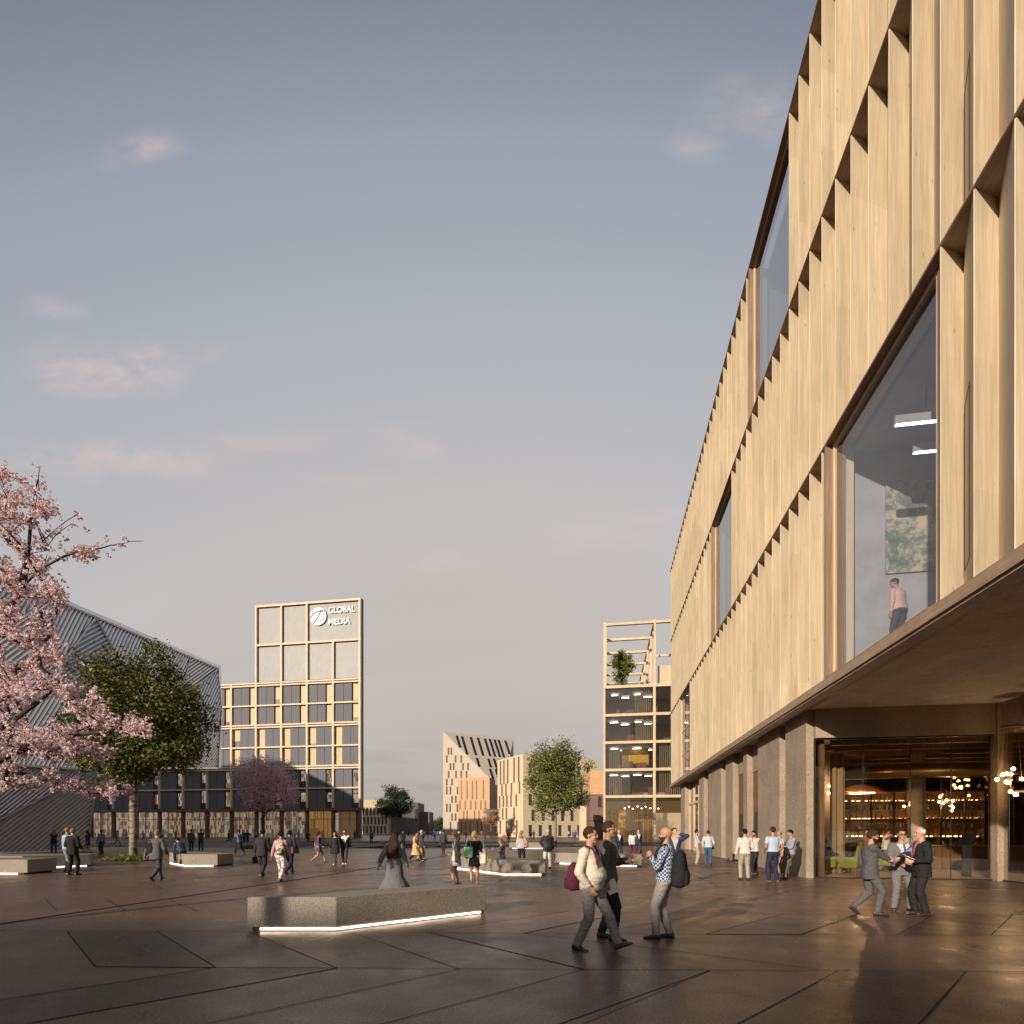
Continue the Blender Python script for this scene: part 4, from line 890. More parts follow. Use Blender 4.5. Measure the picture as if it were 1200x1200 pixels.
def tower():
    th = math.atan2(-.1654, .9862); o = empty('tower_block', (-34.9, 125, 0), th, 'tall tower block in a pale timber grid carrying the white sign', 'building'); p = 6.53; nb = 13
    zs = [6.6, 11.5, 16.4, 21.3, 26.3, 31.2, 36.2]; x1 = 0; xt = -4 * p; xl = -nb * p; fd = .9; top = 54.7; zm = 45.5
    core = MB(); core.prism([(xl, .55), (-.3, .55), (-7.2, 16), (xl, 16)], 6.43, 36.0); core.prism([(xt + .3, .55), (-.3, .55), (-6.2, 13), (xt + .3, 13)], 36.01, top - .3); core.build('wall', PANELD, o)
    g = MB(); w = .42
    for i in range(nb + 1):
        x = -i * p; zt = top if i <= 4 else 36.45
        if i == 1: zt = zm
        g.box(x - w / 2, x + w / 2, -.35, .55, 6.9, zt)
    g.build('timber_posts', TIMF, o)
    for k, z in enumerate(zs + [zm, top]):
        a = xl if z <= 36.3 else xt; b = MB()
        for off in ((-.28, .28) if k in (2, 4, 6) else (0,)): b.box(a - .25, .25, -.37, .54, z + off - .17 - (.06 if k > 6 else 0), z + off + .17 + (.06 if k > 6 else 0))
        b.build('timber_beam', TIMF if k else RUST, o)
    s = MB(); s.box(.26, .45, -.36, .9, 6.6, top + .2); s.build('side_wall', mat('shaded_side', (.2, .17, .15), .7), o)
    rnd = random.Random(5)
    for i in range(nb):
        xr = -i * p - w / 2 - .0; xle = -(i + 1) * p + w / 2
        for k in range(6):
            z0 = zs[k] + (.5 if k in (2, 4) else .2); z1 = zs[k + 1] - (.5 if k + 1 in (2, 4, 6) else .2); W = xr - xle
            right = k in (0, 1, 4, 5); ww = W * .27; dk = .2
            if right: a, b = xr - ww, xr; c0, c1 = xle + dk, xr - ww - dk
            else: a, b = xle + dk, xle + dk + ww; c0, c1 = b + .05, xr
            win = MB().box(a, b, .42, .549, z0, z1).build('window', SHADEWIN if rnd.random() < .0 else DARKM, o)
            if k >= 2: MB().box(a + .08, b - .08, .36, .419, z0 + .1 + (rnd.random() < .3) * rnd.uniform(0, 1.5), z1 - .1).build('blind', BLIND, win)
            else: MB().box(a + .1, b - .1, .36, .419, z0 + .1 + rnd.uniform(0, 1.6), z1 - .1 - rnd.uniform(0, 1)).build('lit_pane', SHOP, win)
            m_ = (c0 + c1) / 2; q = MB(); q.box(c0, m_ - .04, .1, .548, z0, z1); q.box(m_ + .04, c1, .1, .548, z0, z1); q.build('cladding_panel', PANELD, o)
    for i in range(4):     # tall mesh screens under the top frame
        xr = -i * p - w / 2; xle = -(i + 1) * p + w / 2
        for k, (a, b) in enumerate(((36.9, zm - .25), (zm + .25, top - .25))):
            if k == 1 and i == 0: xle = -2 * p + w / 2
            if k == 1 and i == 1: continue
            sm = MB(); sm.box(xle + .05, xr - .05, .2, .54, a, b); sm.build('mesh_screen', MESHP, o)
    # sign
    WHT = mat('white_sign', (.85, .85, .84), .5)
    def text(s, x, z, h, wd):
        c = bpy.data.curves.new('lettering', 'FONT'); c.body = s; c.size = h / .69; c.extrude = .08; c.offset = .018; ob = bpy.data.objects.new('t', c); COL.objects.link(ob)
        dg = bpy.context.evaluated_depsgraph_get(); me = bpy.data.meshes.new_from_object(ob.evaluated_get(dg)); bpy.data.objects.remove(ob)
        xs = [v.co.x for v in me.vertices]; k = wd / (max(xs) - min(xs))
        for v in me.vertices: v.co = V(((v.co.x - min(xs)) * k, -v.co.z, v.co.y))
        me.materials.clear(); me.materials.append(WHT); q = link('sign_lettering', me, o, (x, -.05, z)); return q
    text('GLOBAL', -7.7, 52.0, 1.35, 6.5); text('MEDIA', -7.7, 49.3, 1.35, 5.4)
    cx, cz, r = -10.3, 51.4, 2.05; mb = MB(); n = 40
    mb.tube([(cx, .0, cz), (cx, -.2, cz)], r, n); dk = mb.build('sign_disc', WHT, o)
    mb = MB(); GL = mat('sign_lines', (.1, .09, .09), .6)
    def arc(a, b, m_, wd=.3):
        pts = []
        for q in range(13):
            t = q / 12; x = (1 - t) ** 2 * a[0] + 2 * t * (1 - t) * m_[0] + t * t * b[0]; z = (1 - t) ** 2 * a[1] + 2 * t * (1 - t) * m_[1] + t * t * b[1]; pts.append(V((cx + x * r, -.22, cz + z * r)))
        for u, v in zip(pts, pts[1:]): mb.bar(u, v, .05, wd, V((0, 1, 0)).cross(v - u))
    arc((-.98, -.15), (.85, .55), (-.4, .75)); arc((-.6, -.8), (.4, .72), (.1, -.1)); arc((.4, .72), (.75, -.4), (.8, .3), .22); arc((.75, -.4), (.0, -.42), (.4, -.52), .2); arc((-.75, .05), (-.35, -.3), (-.6, -.2), .1)
    mb.build('sign_lines', GL, dk)
    # ground floor: columns, canopy, lit shops
    for i in range(nb + 1): MB().box(-i * p - .35, -i * p + .35, -.4, .3, 0, 6.4).build('column', RUST, o)
    for i in range(3): MB().box(-.7 - 2.2 * (i + 1), -2.2 * (i + 1), 4 + i * 4, 4.7 + i * 4, 0, 6.27).build('column', RUST, o)
    MB().prism([(xl, -1.2), (.4, -1.2), (-7.0, 16), (xl, 16)], 6.28, 6.42).build('canopy', RUST, o)
    mb = MB(); mb.box(xl, -p * 2.3, 4.2, 4.3, .1, 6.2); mb.build('shop_interior', SHOP, o); mb = MB(); mb.box(-p * 2.3 + .1, -p * 1.3, 3.2, 3.3, .1, 6.2); mb.build('shop_interior', SHOPB, o); MB().box(-p * 1.3 + .1, -3, 6, 6.1, .1, 6.2).build('shop_interior', mat('dim_shop', (.12, .085, .06), .6, emis=(1, .6, .3), estr=.12), o)  # back walls glow themselves, also the dim one, in place of lamps
    mb = MB()
    for i in range(nb * 3): x = -i * p / 3 - 1.1; mb.box(x - .06, x + .06, 1.45, 1.55, 0, 6.25)
    mb.box(xl, 0, 1.44, 1.56, 4.3, 4.42); so = mb.build('shop_front', mat('ochre_frame', (.5, .26, .08), .5), o)
    MB().quad((xl, 1.5, 0), (0, 1.5, 0), (0, 1.5, 6.2), (xl, 1.5, 6.2)).build('pane', glassm('shop_glass', (.75, .75, .75), .04), so)

# ------------------------------------------------------------ building with a roof frame at the end of the plaza
def frame_building():
    th = math.atan2(-.1654, .9862); o = empty('glazed_frame_building', (11.75, 70, 0), th, 'glazed building with pale timber frame, roof pergola and a tree on top', 'building')
    FW = FRAMEW; W = 14.0; zs = [6.0, 9.4, 12.9, 16.4, 20.0]; xs = [0, 6.35, 12.7]
    mb = MB()
    for x in xs: mb.box(x - .25 + .25, x + .5 - .25 + .0, -.3, .3, 0, 20.2) if x == 0 else mb.box(x - .15, x + .15, -.3, .3, 0, 20.2)
    mb.build('timber_posts', FW, o)
    for z in zs: MB().box(0, W, -.32, .28, z - .17, z + .17).build('timber_beam', FW, o)
    DIM = mat('office_wall', (.36, .3, .25), .9); OC = mat('ochre_wall', (.45, .28, .04), .8); SL = mat('slat_timber', (.3, .25, .17), .7)
    mb = MB(); mb.box(.02, .2, .3, 22, 0, 20); mb.box(.2, W, 21.8, 22, 0, 20); mb.box(W, W + .2, .3, 22, 0, 20); mb.build('side_wall', FW, o)
    for z in zs: MB().box(.21, W - .01, .3, 21.7, z - .2, z + .1).build('floor_slab', PLAST, o)
    mb = MB(); mb.box(.3, W - .1, 7, 7.2, 6.2, 19.7); mb.build('back_wall', DIM, o)
    MB().box(2.4, 5.9, 3, 3.1, 9.6, 12.6).build('ochre_wall', OC, o)
    s = MB(); rnd = random.Random(3)
    for z0, z1, r in ((6.3, 9.1, (.3, 2.3)), (9.7, 12.6, (.3, 2.2)), (13.2, 16.1, (4.1, 6.1)), (16.7, 19.7, (4.0, 6.1)), (6.3, 9.1, (6.6, 12)), (9.7, 12.6, (6.6, 12)), (13.2, 16.1, (9.6, 12))):
        x = r[0]
        while x < r[1]: s.box(x, x + .06, .6, .75, z0, z1); x += .24
    s.build('slat_screen', SL, o)
    lt = MB()
    for z in zs[1:]:
        for q in range(4): lt.box(.8 + q * 1.5 + rnd.random() * .3, 1.9 + q * 1.5, 2.4 + (q % 2) * 1.6, 2.5 + (q % 2) * 1.6, z - .45, z - .38)
    lt.build('ceiling_light', emit('office_tube', (1, .86, .7), 11), o)
    f = MB()
    for z in zs[:-1]:
        for q in range(7): x = rnd.uniform(.8, 12); h = rnd.uniform(.7, 1.3); f.box(x, x + rnd.uniform(.4, 1.2), 1.8, 2.6, z + .11, z + .1 + h)
    f.build('office_furniture', mat('office_furniture', (.06, .05, .05), .7, (.2, .08, .06), 1), o)
    for z0, z1 in zip(zs, zs[1:]):
        for x0, x1 in ((.3, 6.1), (6.6, 12.45)): MB().quad((x0, -.02, z0 + .22), (x1, -.02, z0 + .22), (x1, -.02, z1 - .22), (x0, -.02, z1 - .22)).build('window', glassm('office_glass', (.84, .82, .8), .05) if 'office_glass' not in bpy.data.materials else bpy.data.materials['office_glass'], o)
    # entrance lobby: screen, wall and display glow, standing in for lamp light
    GOLD = mat('gold_screen', (.5, .3, .07), .35, (.12, .07, .03), 2.2, metal=.5, contrast=(.45, .55), emis=(1, .55, .15), estr=.1); mb = MB(); mb.box(.6, 3.0, 3.2, 3.3, 0, 4.4); mb.box(11, 13, 1.4, 1.5, 0, 5.6); mb.build('gold_screen', GOLD, o)
    MB().box(.3, W - .1, 8, 8.2, 0, 5.8).build('lobby_wall', mat('lobby_wall', (.2, .12, .06), .7, emis=(1, .6, .25), estr=.14), o)
    mb = MB(); mb.box(6.8, 11, 3.4, 3.5, .4, 4); mb.build('lobby_display', mat('lobby_display', (.4, .32, .2), .6, emis=(1, .75, .45), estr=.25), o)
    mb = MB()
    for q in range(13): mb.box(3.3 + q * .23, 3.36 + q * .23, .9, 1.0, .05, 3.6)
    mb.box(3.2, 6.2, .88, 1.02, 3.6, 3.75); mb.box(3.2, 6.2, .88, 1.02, 0, .08); mb.build('entrance_doors', BRASSD, o)
    mb = MB()
    for q in range(9): mb.ell((2.8 + q * .55, 2.6 + (q % 3) * .5, 4.6 + (q % 2) * .25), (.09, .09, .06), 8, 6)
    mb.build('lobby_light', emit('lobby_spot', (1, .8, .55), 14), o)
    mb = MB()
    for x in (3.15, ): mb.box(x - .08, x + .08, -.02, .1, 0, 5.8)
    for x0, x1 in ((.3, 6.1), (6.6, 12.4)): mb.quad((x0, -.04, 0), (x1, -.04, 0), (x1, -.04, 5.78), (x0, -.04, 5.78))
    mb.mi = mb.mi; mb.build('lobby_window', bpy.data.materials['office_glass'], o)
    # pergola frames standing on the roof
    for i in range(6):
        y = i * 5.75; m = MB(); m.box(0, .4, y - .2, y + .2, 20.23, 27.9); m.box(6.3, 6.52, y - .18, y + .18, 20.23, 27.9); m.box(0, W if i == 0 else 6.6, y - .2, y + .2, 27.91, 28.22)
        if i == 0: m.box(W - .4, W, y - .2, y + .2, 20.23, 27.9)
        m.build('pergola_frame', FW, o)
    m = MB(); m.box(6.3, 6.62, .21, 28.5, 28.305, 28.5); m.box(0, .3, .21, 28.5, 28.305, 28.5); m.box(9.8, 10.0, 5, 5.2, 20.23, 25.2); m.box(6.62, W, 5, 5.2, 25.21, 25.5)
    for i in range(5):
        y = 2.8 + i * 5.75; m.box(6.4, 6.5, y, y + .12, 20.23, 27.9)
    m.build('pergola_rail', FW, o)
    MB().box(6.9, W, 1.0, 1.2, 20.23, 22.8).build('roof_parapet', FW, o)
    r = MB(); r.box(0, W, .3, 30, 19.9, 20.22); r.build('roof', PLAST, o)
    m = MB()
    for q in range(16): m.box(.5 + q * .36, .53 + q * .36, 2.9, 2.93, 20.23, 21.2)
    m.box(.4, 6.2, 2.88, 2.95, 21.2, 21.25); m.build('roof_railing', DARKM, o)
    tree('roof_tree', at(729, 74.5, 20.23), 'small green tree growing on the roof terrace inside the timber frame', 6.7, 1.0, 1.7, 1.6, .07, 120, 55, .2, .2, GREEN2, BARK, 31, top=.3)
BRASSD = mat('brass_door', (.5, .33, .12), .35, metal=.6)

# ------------------------------------------------------------ far blocks
def winblock(name, label, root, th, faces, mwall, mwin, extra=None, cat='building'):
    o = empty(name, root, th, label, cat); return o
def wins_on(o, p0, ux, cols, rows, mw, proud=.06, rnd=None, drop=.15, mode='stagger', zf=None, wd=.9, cap=None, slant=None):
    """upright window strips on a wall: p0 = foot corner, ux = direction along the wall; each window its own mesh"""
    ux = V(ux).normalized(); nn = V((ux.y, -ux.x, 0)); n = 0
    for (u, z0, z1) in cols:
        if zf and z1 > zf(u): continue
        mb = MB(); a = V(p0) + ux * u; b = a + ux * wd
        pts = [a, b, b + nn * proud, a + nn * proud]; mb.prism([(q.x, q.y) for q in pts], z0, z1); mb.build('window', mw, o); n += 1
    return n
WHITEB = stonem('white_render', (.52, .45, .38), (.47, .405, .34), 3, .85, .05, .06); ORANGEB = stonem('orange_cladding', (.56, .35, .2), (.5, .3, .17), 3, .8, .05, .06); CREAMB = stonem('cream_cladding', (.62, .5, .34), (.56, .44, .29), 3, .8, .05, .06)
BROWNB = stonem('brown_cladding', (.2, .13, .115), (.17, .11, .1), 3, .8, .05, .06); GREYB = stonem('grey_cladding', (.13, .115, .115), (.11, .1, .1), 3, .8, .05, .05)
WINB = mat('far_window', (.05, .045, .05), .2); WINW = mat('warm_window', (.14, .09, .06), .3); WIND = mat('dark_far_window', (.02, .022, .03), .12)
def far_blocks():
    rnd = random.Random(12)
    # white tower with the slanting top
    Y = 250; xl = (519.3 - 600) * Y / F; sc_ = Y / 180; xr = xl + 20.5 * sc_; H = zz(857, Y); th = 0
    o = empty('slanted_white_tower', (0, 0, 0), 0, 'white tower whose top slopes down in one big triangle', 'building')
    hr = 14.0 * sc_; dep = 22; x2 = xr + 2.2 * sc_
    FLb, FRb, BRb, BLb = (xl, Y, 0), (xr - 1.0, Y, 0), (x2 + .8, Y + dep, 0), (xl + 2.5, Y + dep, 0)
    mb = MB(); vs = [FLb, FRb, BRb, BLb, (xl, Y, H), (xr - 1, Y, hr), (x2 + .8, Y + dep, H + .4), (xl + 2.5, Y + dep, H + .2)]
    mb.add(vs, [(0, 1, 5, 4), (1, 2, 6, 5), (2, 3, 7, 6), (3, 0, 4, 7), (4, 5, 6), (4, 6, 7), (0, 3, 2, 1)]); mb.build('wall', WHITEB, o)
    zl = lambda x: H - (x - xl) / (xr - 1 - xl) * (H - hr)
    lay = [(0, (5.2, 8.1)), (1, (1.8, 7.5, 11.2)), (2, (4.2, 6.3, 12.4, 15.6)), (3, (3.0, 7.8, 11.2, 14.6)), (4, (1.8, 5.2)), (5, (1.8, 4.2, 8.8)), (6, (5.2, 7.6)), (7, (1.9, 4.0, 8.7)), (8, (5.2, 7.5)), (9, (4.2, 9.0))]
    k = 64 / 440 * 1.0
    for r_, xs in lay:
        pz = [(290, 355), (362, 430), (433, 500), (507, 575), (580, 645), (655, 728), (740, 808), (815, 892), (905, 975), (985, 1070)][r_]
        for x in xs if r_ else (2.0 + .9, 3.9 + .9):
            z1, z0 = zz(840 + pz[0] / 8, Y), zz(840 + pz[1] / 8, Y); X = xl + x * .51 * sc_
            if z1 < zl(X + .9) - .5: MB().box(X, X + .55 * sc_, Y - .05, Y + .1, max(z0, 0.1), z1).build('window', WINW, o)
    A, B_, C_ = V(vs[4]), V(vs[5]), V(vs[6]); n = (B_ - A).cross(C_ - A).normalized(); n = n if n.y < 0 else -n
    # windows on the sloping triangle run down its fall line
    dn = V((0, 0, -1)) - n * n.dot(V((0, 0, -1))); dn.normalize(); side = (C_ - A).normalized()
    px = lambda X, Yp: (X, Yp)
    for row, (t0, t1, us) in enumerate(((.05, .34, (.17, .24, .36, .46, .56, .63, .7, .76, .86, .95)), (.38, .52, (.36, .52, .68, .86)), (.37, .62, (.60,)), (.54, .70, (.50, .58, .80, .93)), (.4, .5, (.66, .95)), (.72, .87, (.62, .7, .8, .9)), (.88, .98, (.78, .88)))):
        for u in us:
            top_ = A + (C_ - A) * u
            # length down the slope until the lower edge B–C or A–B
            best = None
            for P_, Q_ in ((A, B_), (B_, C_)):
                # solve top_ + dn*s on line P-Q in plane coordinates
                e = (Q_ - P_); M_ = Matrix(((dn.dot(side), -e.dot(side)), (dn.dot(n.cross(side)), -e.dot(n.cross(side))))); rh = V(((P_ - top_).dot(side), (P_ - top_).dot(n.cross(side))))
                if abs(M_.determinant()) < 1e-6: continue
                s_, q_ = M_.inverted() @ rh
                if s_ > 0 and -.01 <= q_ <= 1.01: best = s_ if best is None else min(best, s_)
            if not best or best < 3: continue
            Lm = 26.0 * sc_; a = t0 * Lm; b = t1 * Lm
            b = min(b, best - .7)
            if b - a < 2.5: continue
            P0 = top_ + dn * a + n * .02; P1 = top_ + dn * b + n * .02; w_ = side * .5 * sc_; mb = MB(); mb.add([P0 - w_, P0 + w_, P1 + w_, P1 - w_] + [q - n * .2 for q in (P0 - w_, P0 + w_, P1 + w_, P1 - w_)], [(0, 1, 2, 3), (0, 4, 5, 1), (1, 5, 6, 2), (2, 6, 7, 3), (3, 7, 4, 0)]); mb.build('window', WIND, o)
    def block(name, label, Y, pxs, pytop, dep, mw, rows, right_m=None, skew=.1654, pytopr=None, base_m=None, zb=None, wm=WINW):
        x0, x1 = (pxs[0] - 600) * Y / F, (pxs[1] - 600) * Y / F; H = zz(pytop, Y); o = empty(name, (x0, Y, 0), 0, label, 'building'); W = x1 - x0
        mb = MB(); mb.prism([(0, 0), (W, -skew * W), (W + skew * dep, dep - skew * W), (skew * dep, dep)], 0, H); mb.build('wall', mw, o)
        ux = V((1, -skew, 0)).normalized(); q = 0
        for (za, zb_, us) in rows:
            for u in us:
                z1, z0 = zz(za, Y), max(zz(zb_, Y), .1)
                mb = MB(); a = ux * (u * W / ux.x - .35 * W / 20); b = a + ux * (.028 * W + .2); nn = V((-skew, -1, 0)).normalized() * .06
                mb.prism([(a.x, a.y), (b.x, b.y), (b.x + nn.x, b.y + nn.y), (a.x + nn.x, a.y + nn.y)], z0, z1); mb.build('window', wm, o)
        return o, W, H
    o, W, H = block('orange_block', 'low orange block in front of the slanted white tower', 235, (537, 574), 911.5, 12, ORANGEB,
          [(915, 937, (.1, .28, .45, .58, .8)), (938, 949, (.05, .22, .4, .55, .72, .86)), (950, 961, (.17, .28, .52, .66)), (963, 976, (.1, .24, .38, .62, .74))])
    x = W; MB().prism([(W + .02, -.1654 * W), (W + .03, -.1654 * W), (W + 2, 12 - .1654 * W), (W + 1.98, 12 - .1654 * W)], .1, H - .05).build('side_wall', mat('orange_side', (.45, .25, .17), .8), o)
    # cream block, set at an angle
    Y = 130; c = V(((613 - 600) * Y / F, Y, 0)); H = zz(883.5, Y); o = empty('cream_block', c, 0, 'cream block with upright windows standing behind the sunlit birch', 'building')
    L_ = V(((583 - 600) * 142 / F, 142, 0)) - c; R_ = V(((700 - 600) * 140 / F, 140, 0)) - c; Bk = L_ + R_
    MB().prism([(0, 0), (R_.x, R_.y), (Bk.x, Bk.y), (L_.x, L_.y)], 0, H).build('wall', CREAMB, o)
    ul = L_.normalized(); ur = R_.normalized(); ll = L_.length
    for za, zb_, us in ((888, 917, (.13, .3, .55, .7, .84)), (917, 931, (.1, .4, .62, .78)), (931, 945, (.22, .42, .58, .72, .88)), (946, 960, (.3, .6, .75)), (961, 977, (.2, .4, .6, .85))):
        for u in us:
            for dz in (0, ):
                z1, z0 = zz(za, 134), max(.1, zz(zb_, 134)); a = ul * (u * ll); b = a + ul * .75; nn = V((ul.y, -ul.x, 0)); nn = nn if nn.y < 0 else -nn; nn *= .06
                MB().prism([(a.x, a.y), (b.x, b.y), (b.x + nn.x, b.y + nn.y), (a.x + nn.x, a.y + nn.y)], z0, z1).build('window', WINW, o)
    nn = V((ur.y, -ur.x, 0)); nn = nn if nn.y < 0 else -nn; nn *= .06
    for r_ in range(5):
        for q in range(7):
            a = ur * (1.5 + q * 2.8 + (r_ % 2) * .8); b = a + ur * .8; z0 = .3 + r_ * 3.7; MB().prism([(a.x, a.y), (b.x, b.y), (b.x + nn.x, b.y + nn.y), (a.x + nn.x, a.y + nn.y)], z0, z0 + 2.7).build('window', WINB, o)
    # brown and orange corner block
    Y = 95; x0, x1 = (691.5 - 600) * Y / F, (704.5 - 600) * Y / F + 4; o = empty('corner_block', (x0, Y, 0), 0, 'orange topped brown block squeezed between the birch and the glazed frame building', 'building')
    MB().box(0, x1 - x0, 0, 10, zz(931, Y), zz(903, Y)).build('upper_wall', ORANGEB, o); MB().box(.02, x1 - x0, .15, 10, zz(962, Y), zz(931, Y) - .01).build('wall', BROWNB, o); MB().box(.1, x1 - x0, .4, 10, 0, zz(962, Y) - .01).build('ground_floor', BROWNB, o)
    MB().box(1.4, 2.0, .1, .2, zz(946, Y), zz(933, Y)).build('window', WINB, o)
    # gridded block with a pale post
    Y = 150; x0 = (662 - 600) * Y / F; x1 = (694 - 600) * Y / F; o = empty('gridded_block', (x0, Y, 0), 0, 'dark block with a fine cream window grid seen right of the birch', 'building')
    Ht = zz(914, Y); MB().box(0, x1 - x0, .3, 12, 0, Ht).build('wall', WIND, o); g = MB(); n = 4
    for q in range(n + 1): X = q * (x1 - x0 - .4) / n; g.box(X, X + .4, -.1, .31, 0, Ht + .1)
    for q in range(7): g.box(0, x1 - x0, -.11, .309, q * Ht / 6.0 + .1 - .15, q * Ht / 6.0 + .25)
    g.build('window_grid', CREAMB, o)
    o = tag(MB().box(0, 1.1, 0, 1.1, 0, zz(944, 90)).build('stone_pylon', CREAMB, None, loc=at(679.5, 90), bevel=.05), 'pale square pylon standing right of the birch trunk', 'pylon')
    # low pale and grey complex
    Y = 230; xa, xb = (400 - 600) * Y / F, (455 - 600) * Y / F; o = empty('low_pale_building', (xa, Y, 0), 0, 'low cream building with narrow windows beyond the tower block', 'building'); H = zz(937.5, Y)
    W = xb - xa; sk = .16; MB().prism([(0, -4), (W, 0), (W, 20), (0, 20)], 0, H).build('wall', CREAMB, o)
    for r_ in range(3):
        for q in range(14):
            u = .8 + q * 1.45 + (r_ % 2) * .4
            if u > W - 1: continue
            y = -4 + 4 * u / W; MB().box(u, u + .7, y - .08, y + .3, .4 + r_ * 3.8, 3.6 + r_ * 3.8).build('window', WINB, o)
    MB().box(-1, W * .42, -5.5, -3.2, H - 3.4, H - 3.0).build('canopy', GREYB, o); MB().box(-1, W * .42, -5.5, -3.2, H - 7.0, H - 6.7).build('canopy', GREYB, o)
    Y = 235; o = empty('dark_grey_block', ((453 - 600) * Y / F, Y, 0), 0, 'dark grey stepped block behind the round green tree', 'building'); a = (488.5 - 453) * Y / F; b = (500 - 453) * Y / F
    MB().prism([(0, 0), (a, 3), (a, 20), (0, 20)], 0, zz(940, Y)).build('wall', GREYB, o); MB().box(a + .01, b, 8, 20, 0, zz(950.5, Y)).build('low_wing', GREYB, o)
    MB().box(a - 1.6, a - .3, 2.7, 3.3, 6, 11).build('window', WINB, o)

# ------------------------------------------------------------ ribbed metal hall on the left
def ribbed_hall():
    RIB = mat('ribbed_metal', (.84, .82, .8), .3, (.9, .88, .86), 1.5, metal=.8); RIBB = mat('rib_backing', (.4, .39, .4), .6, metal=.2); D = V((.1654, .9862, 0)); Yc = 62.2
    o = empty('ribbed_hall', (-33.7, Yc, 0), RZ, 'big faceted hall clad in diagonal metal ribs on the left', 'building')
    # local x along the wall (towards the tower is +), local y out to the plaza is -(-): wall faces local -y
    H = 20.2; x0, x1 = -46.0, 0.0; xg = -15.6
    # facet vertices (x, z, bulge): bulge pushes a vertex out (-y)
    top = [(-46, 20.2, 0), (-39, 20.2, 0), (-31.5, 20.2, 0), (-24.5, 20.2, 0), (-19.2, 20.2, 0), (-15.2, 20.2, 0), (-9.8, 20.2, 0), (-4.2, 20.2, 0), (0, 20.2, 0)]
    mid = [(-46, 12, 1.9), (-35, 14.0, .3), (-27.5, 11.5, 2.0), (-18.5, 15.2, .4), (-11.5, 13.0, 1.5), (-5.5, 15.3, -.2), (0, 15.6, .5)]
    low = [(-46, 6, 2.4), (-36, 5.5, 2.4), (-26, 6.2, 2.1), (-16.2, 6.8, 1.2), (-7, 8.0, .5), (0, 8.8, .0)]  # bulged so lower facets mirror dark ground, putting shade into the shape
    bot = [(-46, -.02, -.3), (-38, 0, -.3), (-27, 0, -.3), (-16.0, 0, .0)]
    def strip(A, B):
        i = j = 0; out = []
        while i < len(A) - 1 or j < len(B) - 1:
            if j == len(B) - 1 or (i < len(A) - 1 and A[i + 1][0] - A[i][0] + A[i][0] <= B[j + 1][0]): out.append((A[i], B[j], A[i + 1])); i += 1
            else: out.append((A[i], B[j], B[j + 1])); j += 1
        return out
    tris = strip(top, mid) + strip(mid, low) + strip(low[:4], bot)
    P3 = lambda q: V((q[0], -q[2], q[1]))
    back = MB(); n = 0
    for k, t in enumerate(tris):
        a, b, c = (P3(q) for q in t); nn = (b - a).cross(c - a)
        if nn.length < 1e-4: continue
        nn.normalize()
        if nn.y > 0: nn = -nn; a, c = c, a      # outward = local -y towards the plaza
        cen = (a + b + c) / 3; back.add([a, b, c], [(0, 1, 2)])
        ang = (R(48), R(52), R(44), R(56))[k % 4] if cen.z < 16 else (R(40), R(60), R(35), R(64))[k % 4]
        dr = V((math.cos(ang), 0, math.sin(ang))); dr = (dr - nn * dr.dot(nn)).normalized(); pr = nn.cross(dr); rb = MB(); S = .3
        ts = [pr.dot(q - cen) for q in (a, b, c)]; v = math.floor(min(ts) / S) * S
        while v < max(ts):
            hits = []
            for p_, q_ in ((a, b), (b, c), (c, a)):
                u, w = pr.dot(p_ - cen) - v, pr.dot(q_ - cen) - v
                if u * w < 0: hits.append(p_ + (q_ - p_) * (u / (u - w)))
            if len(hits) == 2 and (hits[0] - hits[1]).length > .15:
                p_, q_ = hits; w_ = pr * .09; h_ = nn * .1; e = nn * .0
                rb.add([p_ - w_, p_ + w_, p_ + w_ * .45 + h_, p_ - w_ * .45 + h_, q_ - w_, q_ + w_, q_ + w_ * .45 + h_, q_ - w_ * .45 + h_], [(0, 1, 2, 3), (7, 6, 5, 4), (1, 5, 6, 2), (2, 6, 7, 3), (3, 7, 4, 0)])
            v += S
        rb.build('ribbed_facet', RIB, o); n += 1
        for p_, q_ in ((a, b), (b, c), (c, a)):
            seam = MB() if not hasattr(ribbed_hall, 's') else ribbed_hall.s
            ribbed_hall.s = seam; seam.bar(p_ - V((0, .12, 0)), q_ - V((0, .12, 0)), .12, .16)
    back.build('backing', RIBB, o); ribbed_hall.s.build('seam_trim', RIB, o)
    m = MB(); m.box(x0, 0, 1.9, 40, 19.6, 20.1); m.box(-.3, 0, 1.9, 40, 8.8, 19.59); m.box(x0, xg, 2, 40, 0, 8.49); m.box(x0, -.31, 1.9, 40, 8.5, 8.79); m.build('inner_wall', RIBB, o)
    m = MB(); m.box(x0, .3, -.28, .4, 20.2, 20.5); m.box(-.05, .28, -.3, .4, 8.8, 20.19); m.build('edge_trim', RIB, o)
    m = MB()
    for y in range(0, 13): m.box(.0, .2, .6 + y * 3, 1.2 + y * 3, 8.8, 20.2)
    m.build('end_fins', RIB, o)

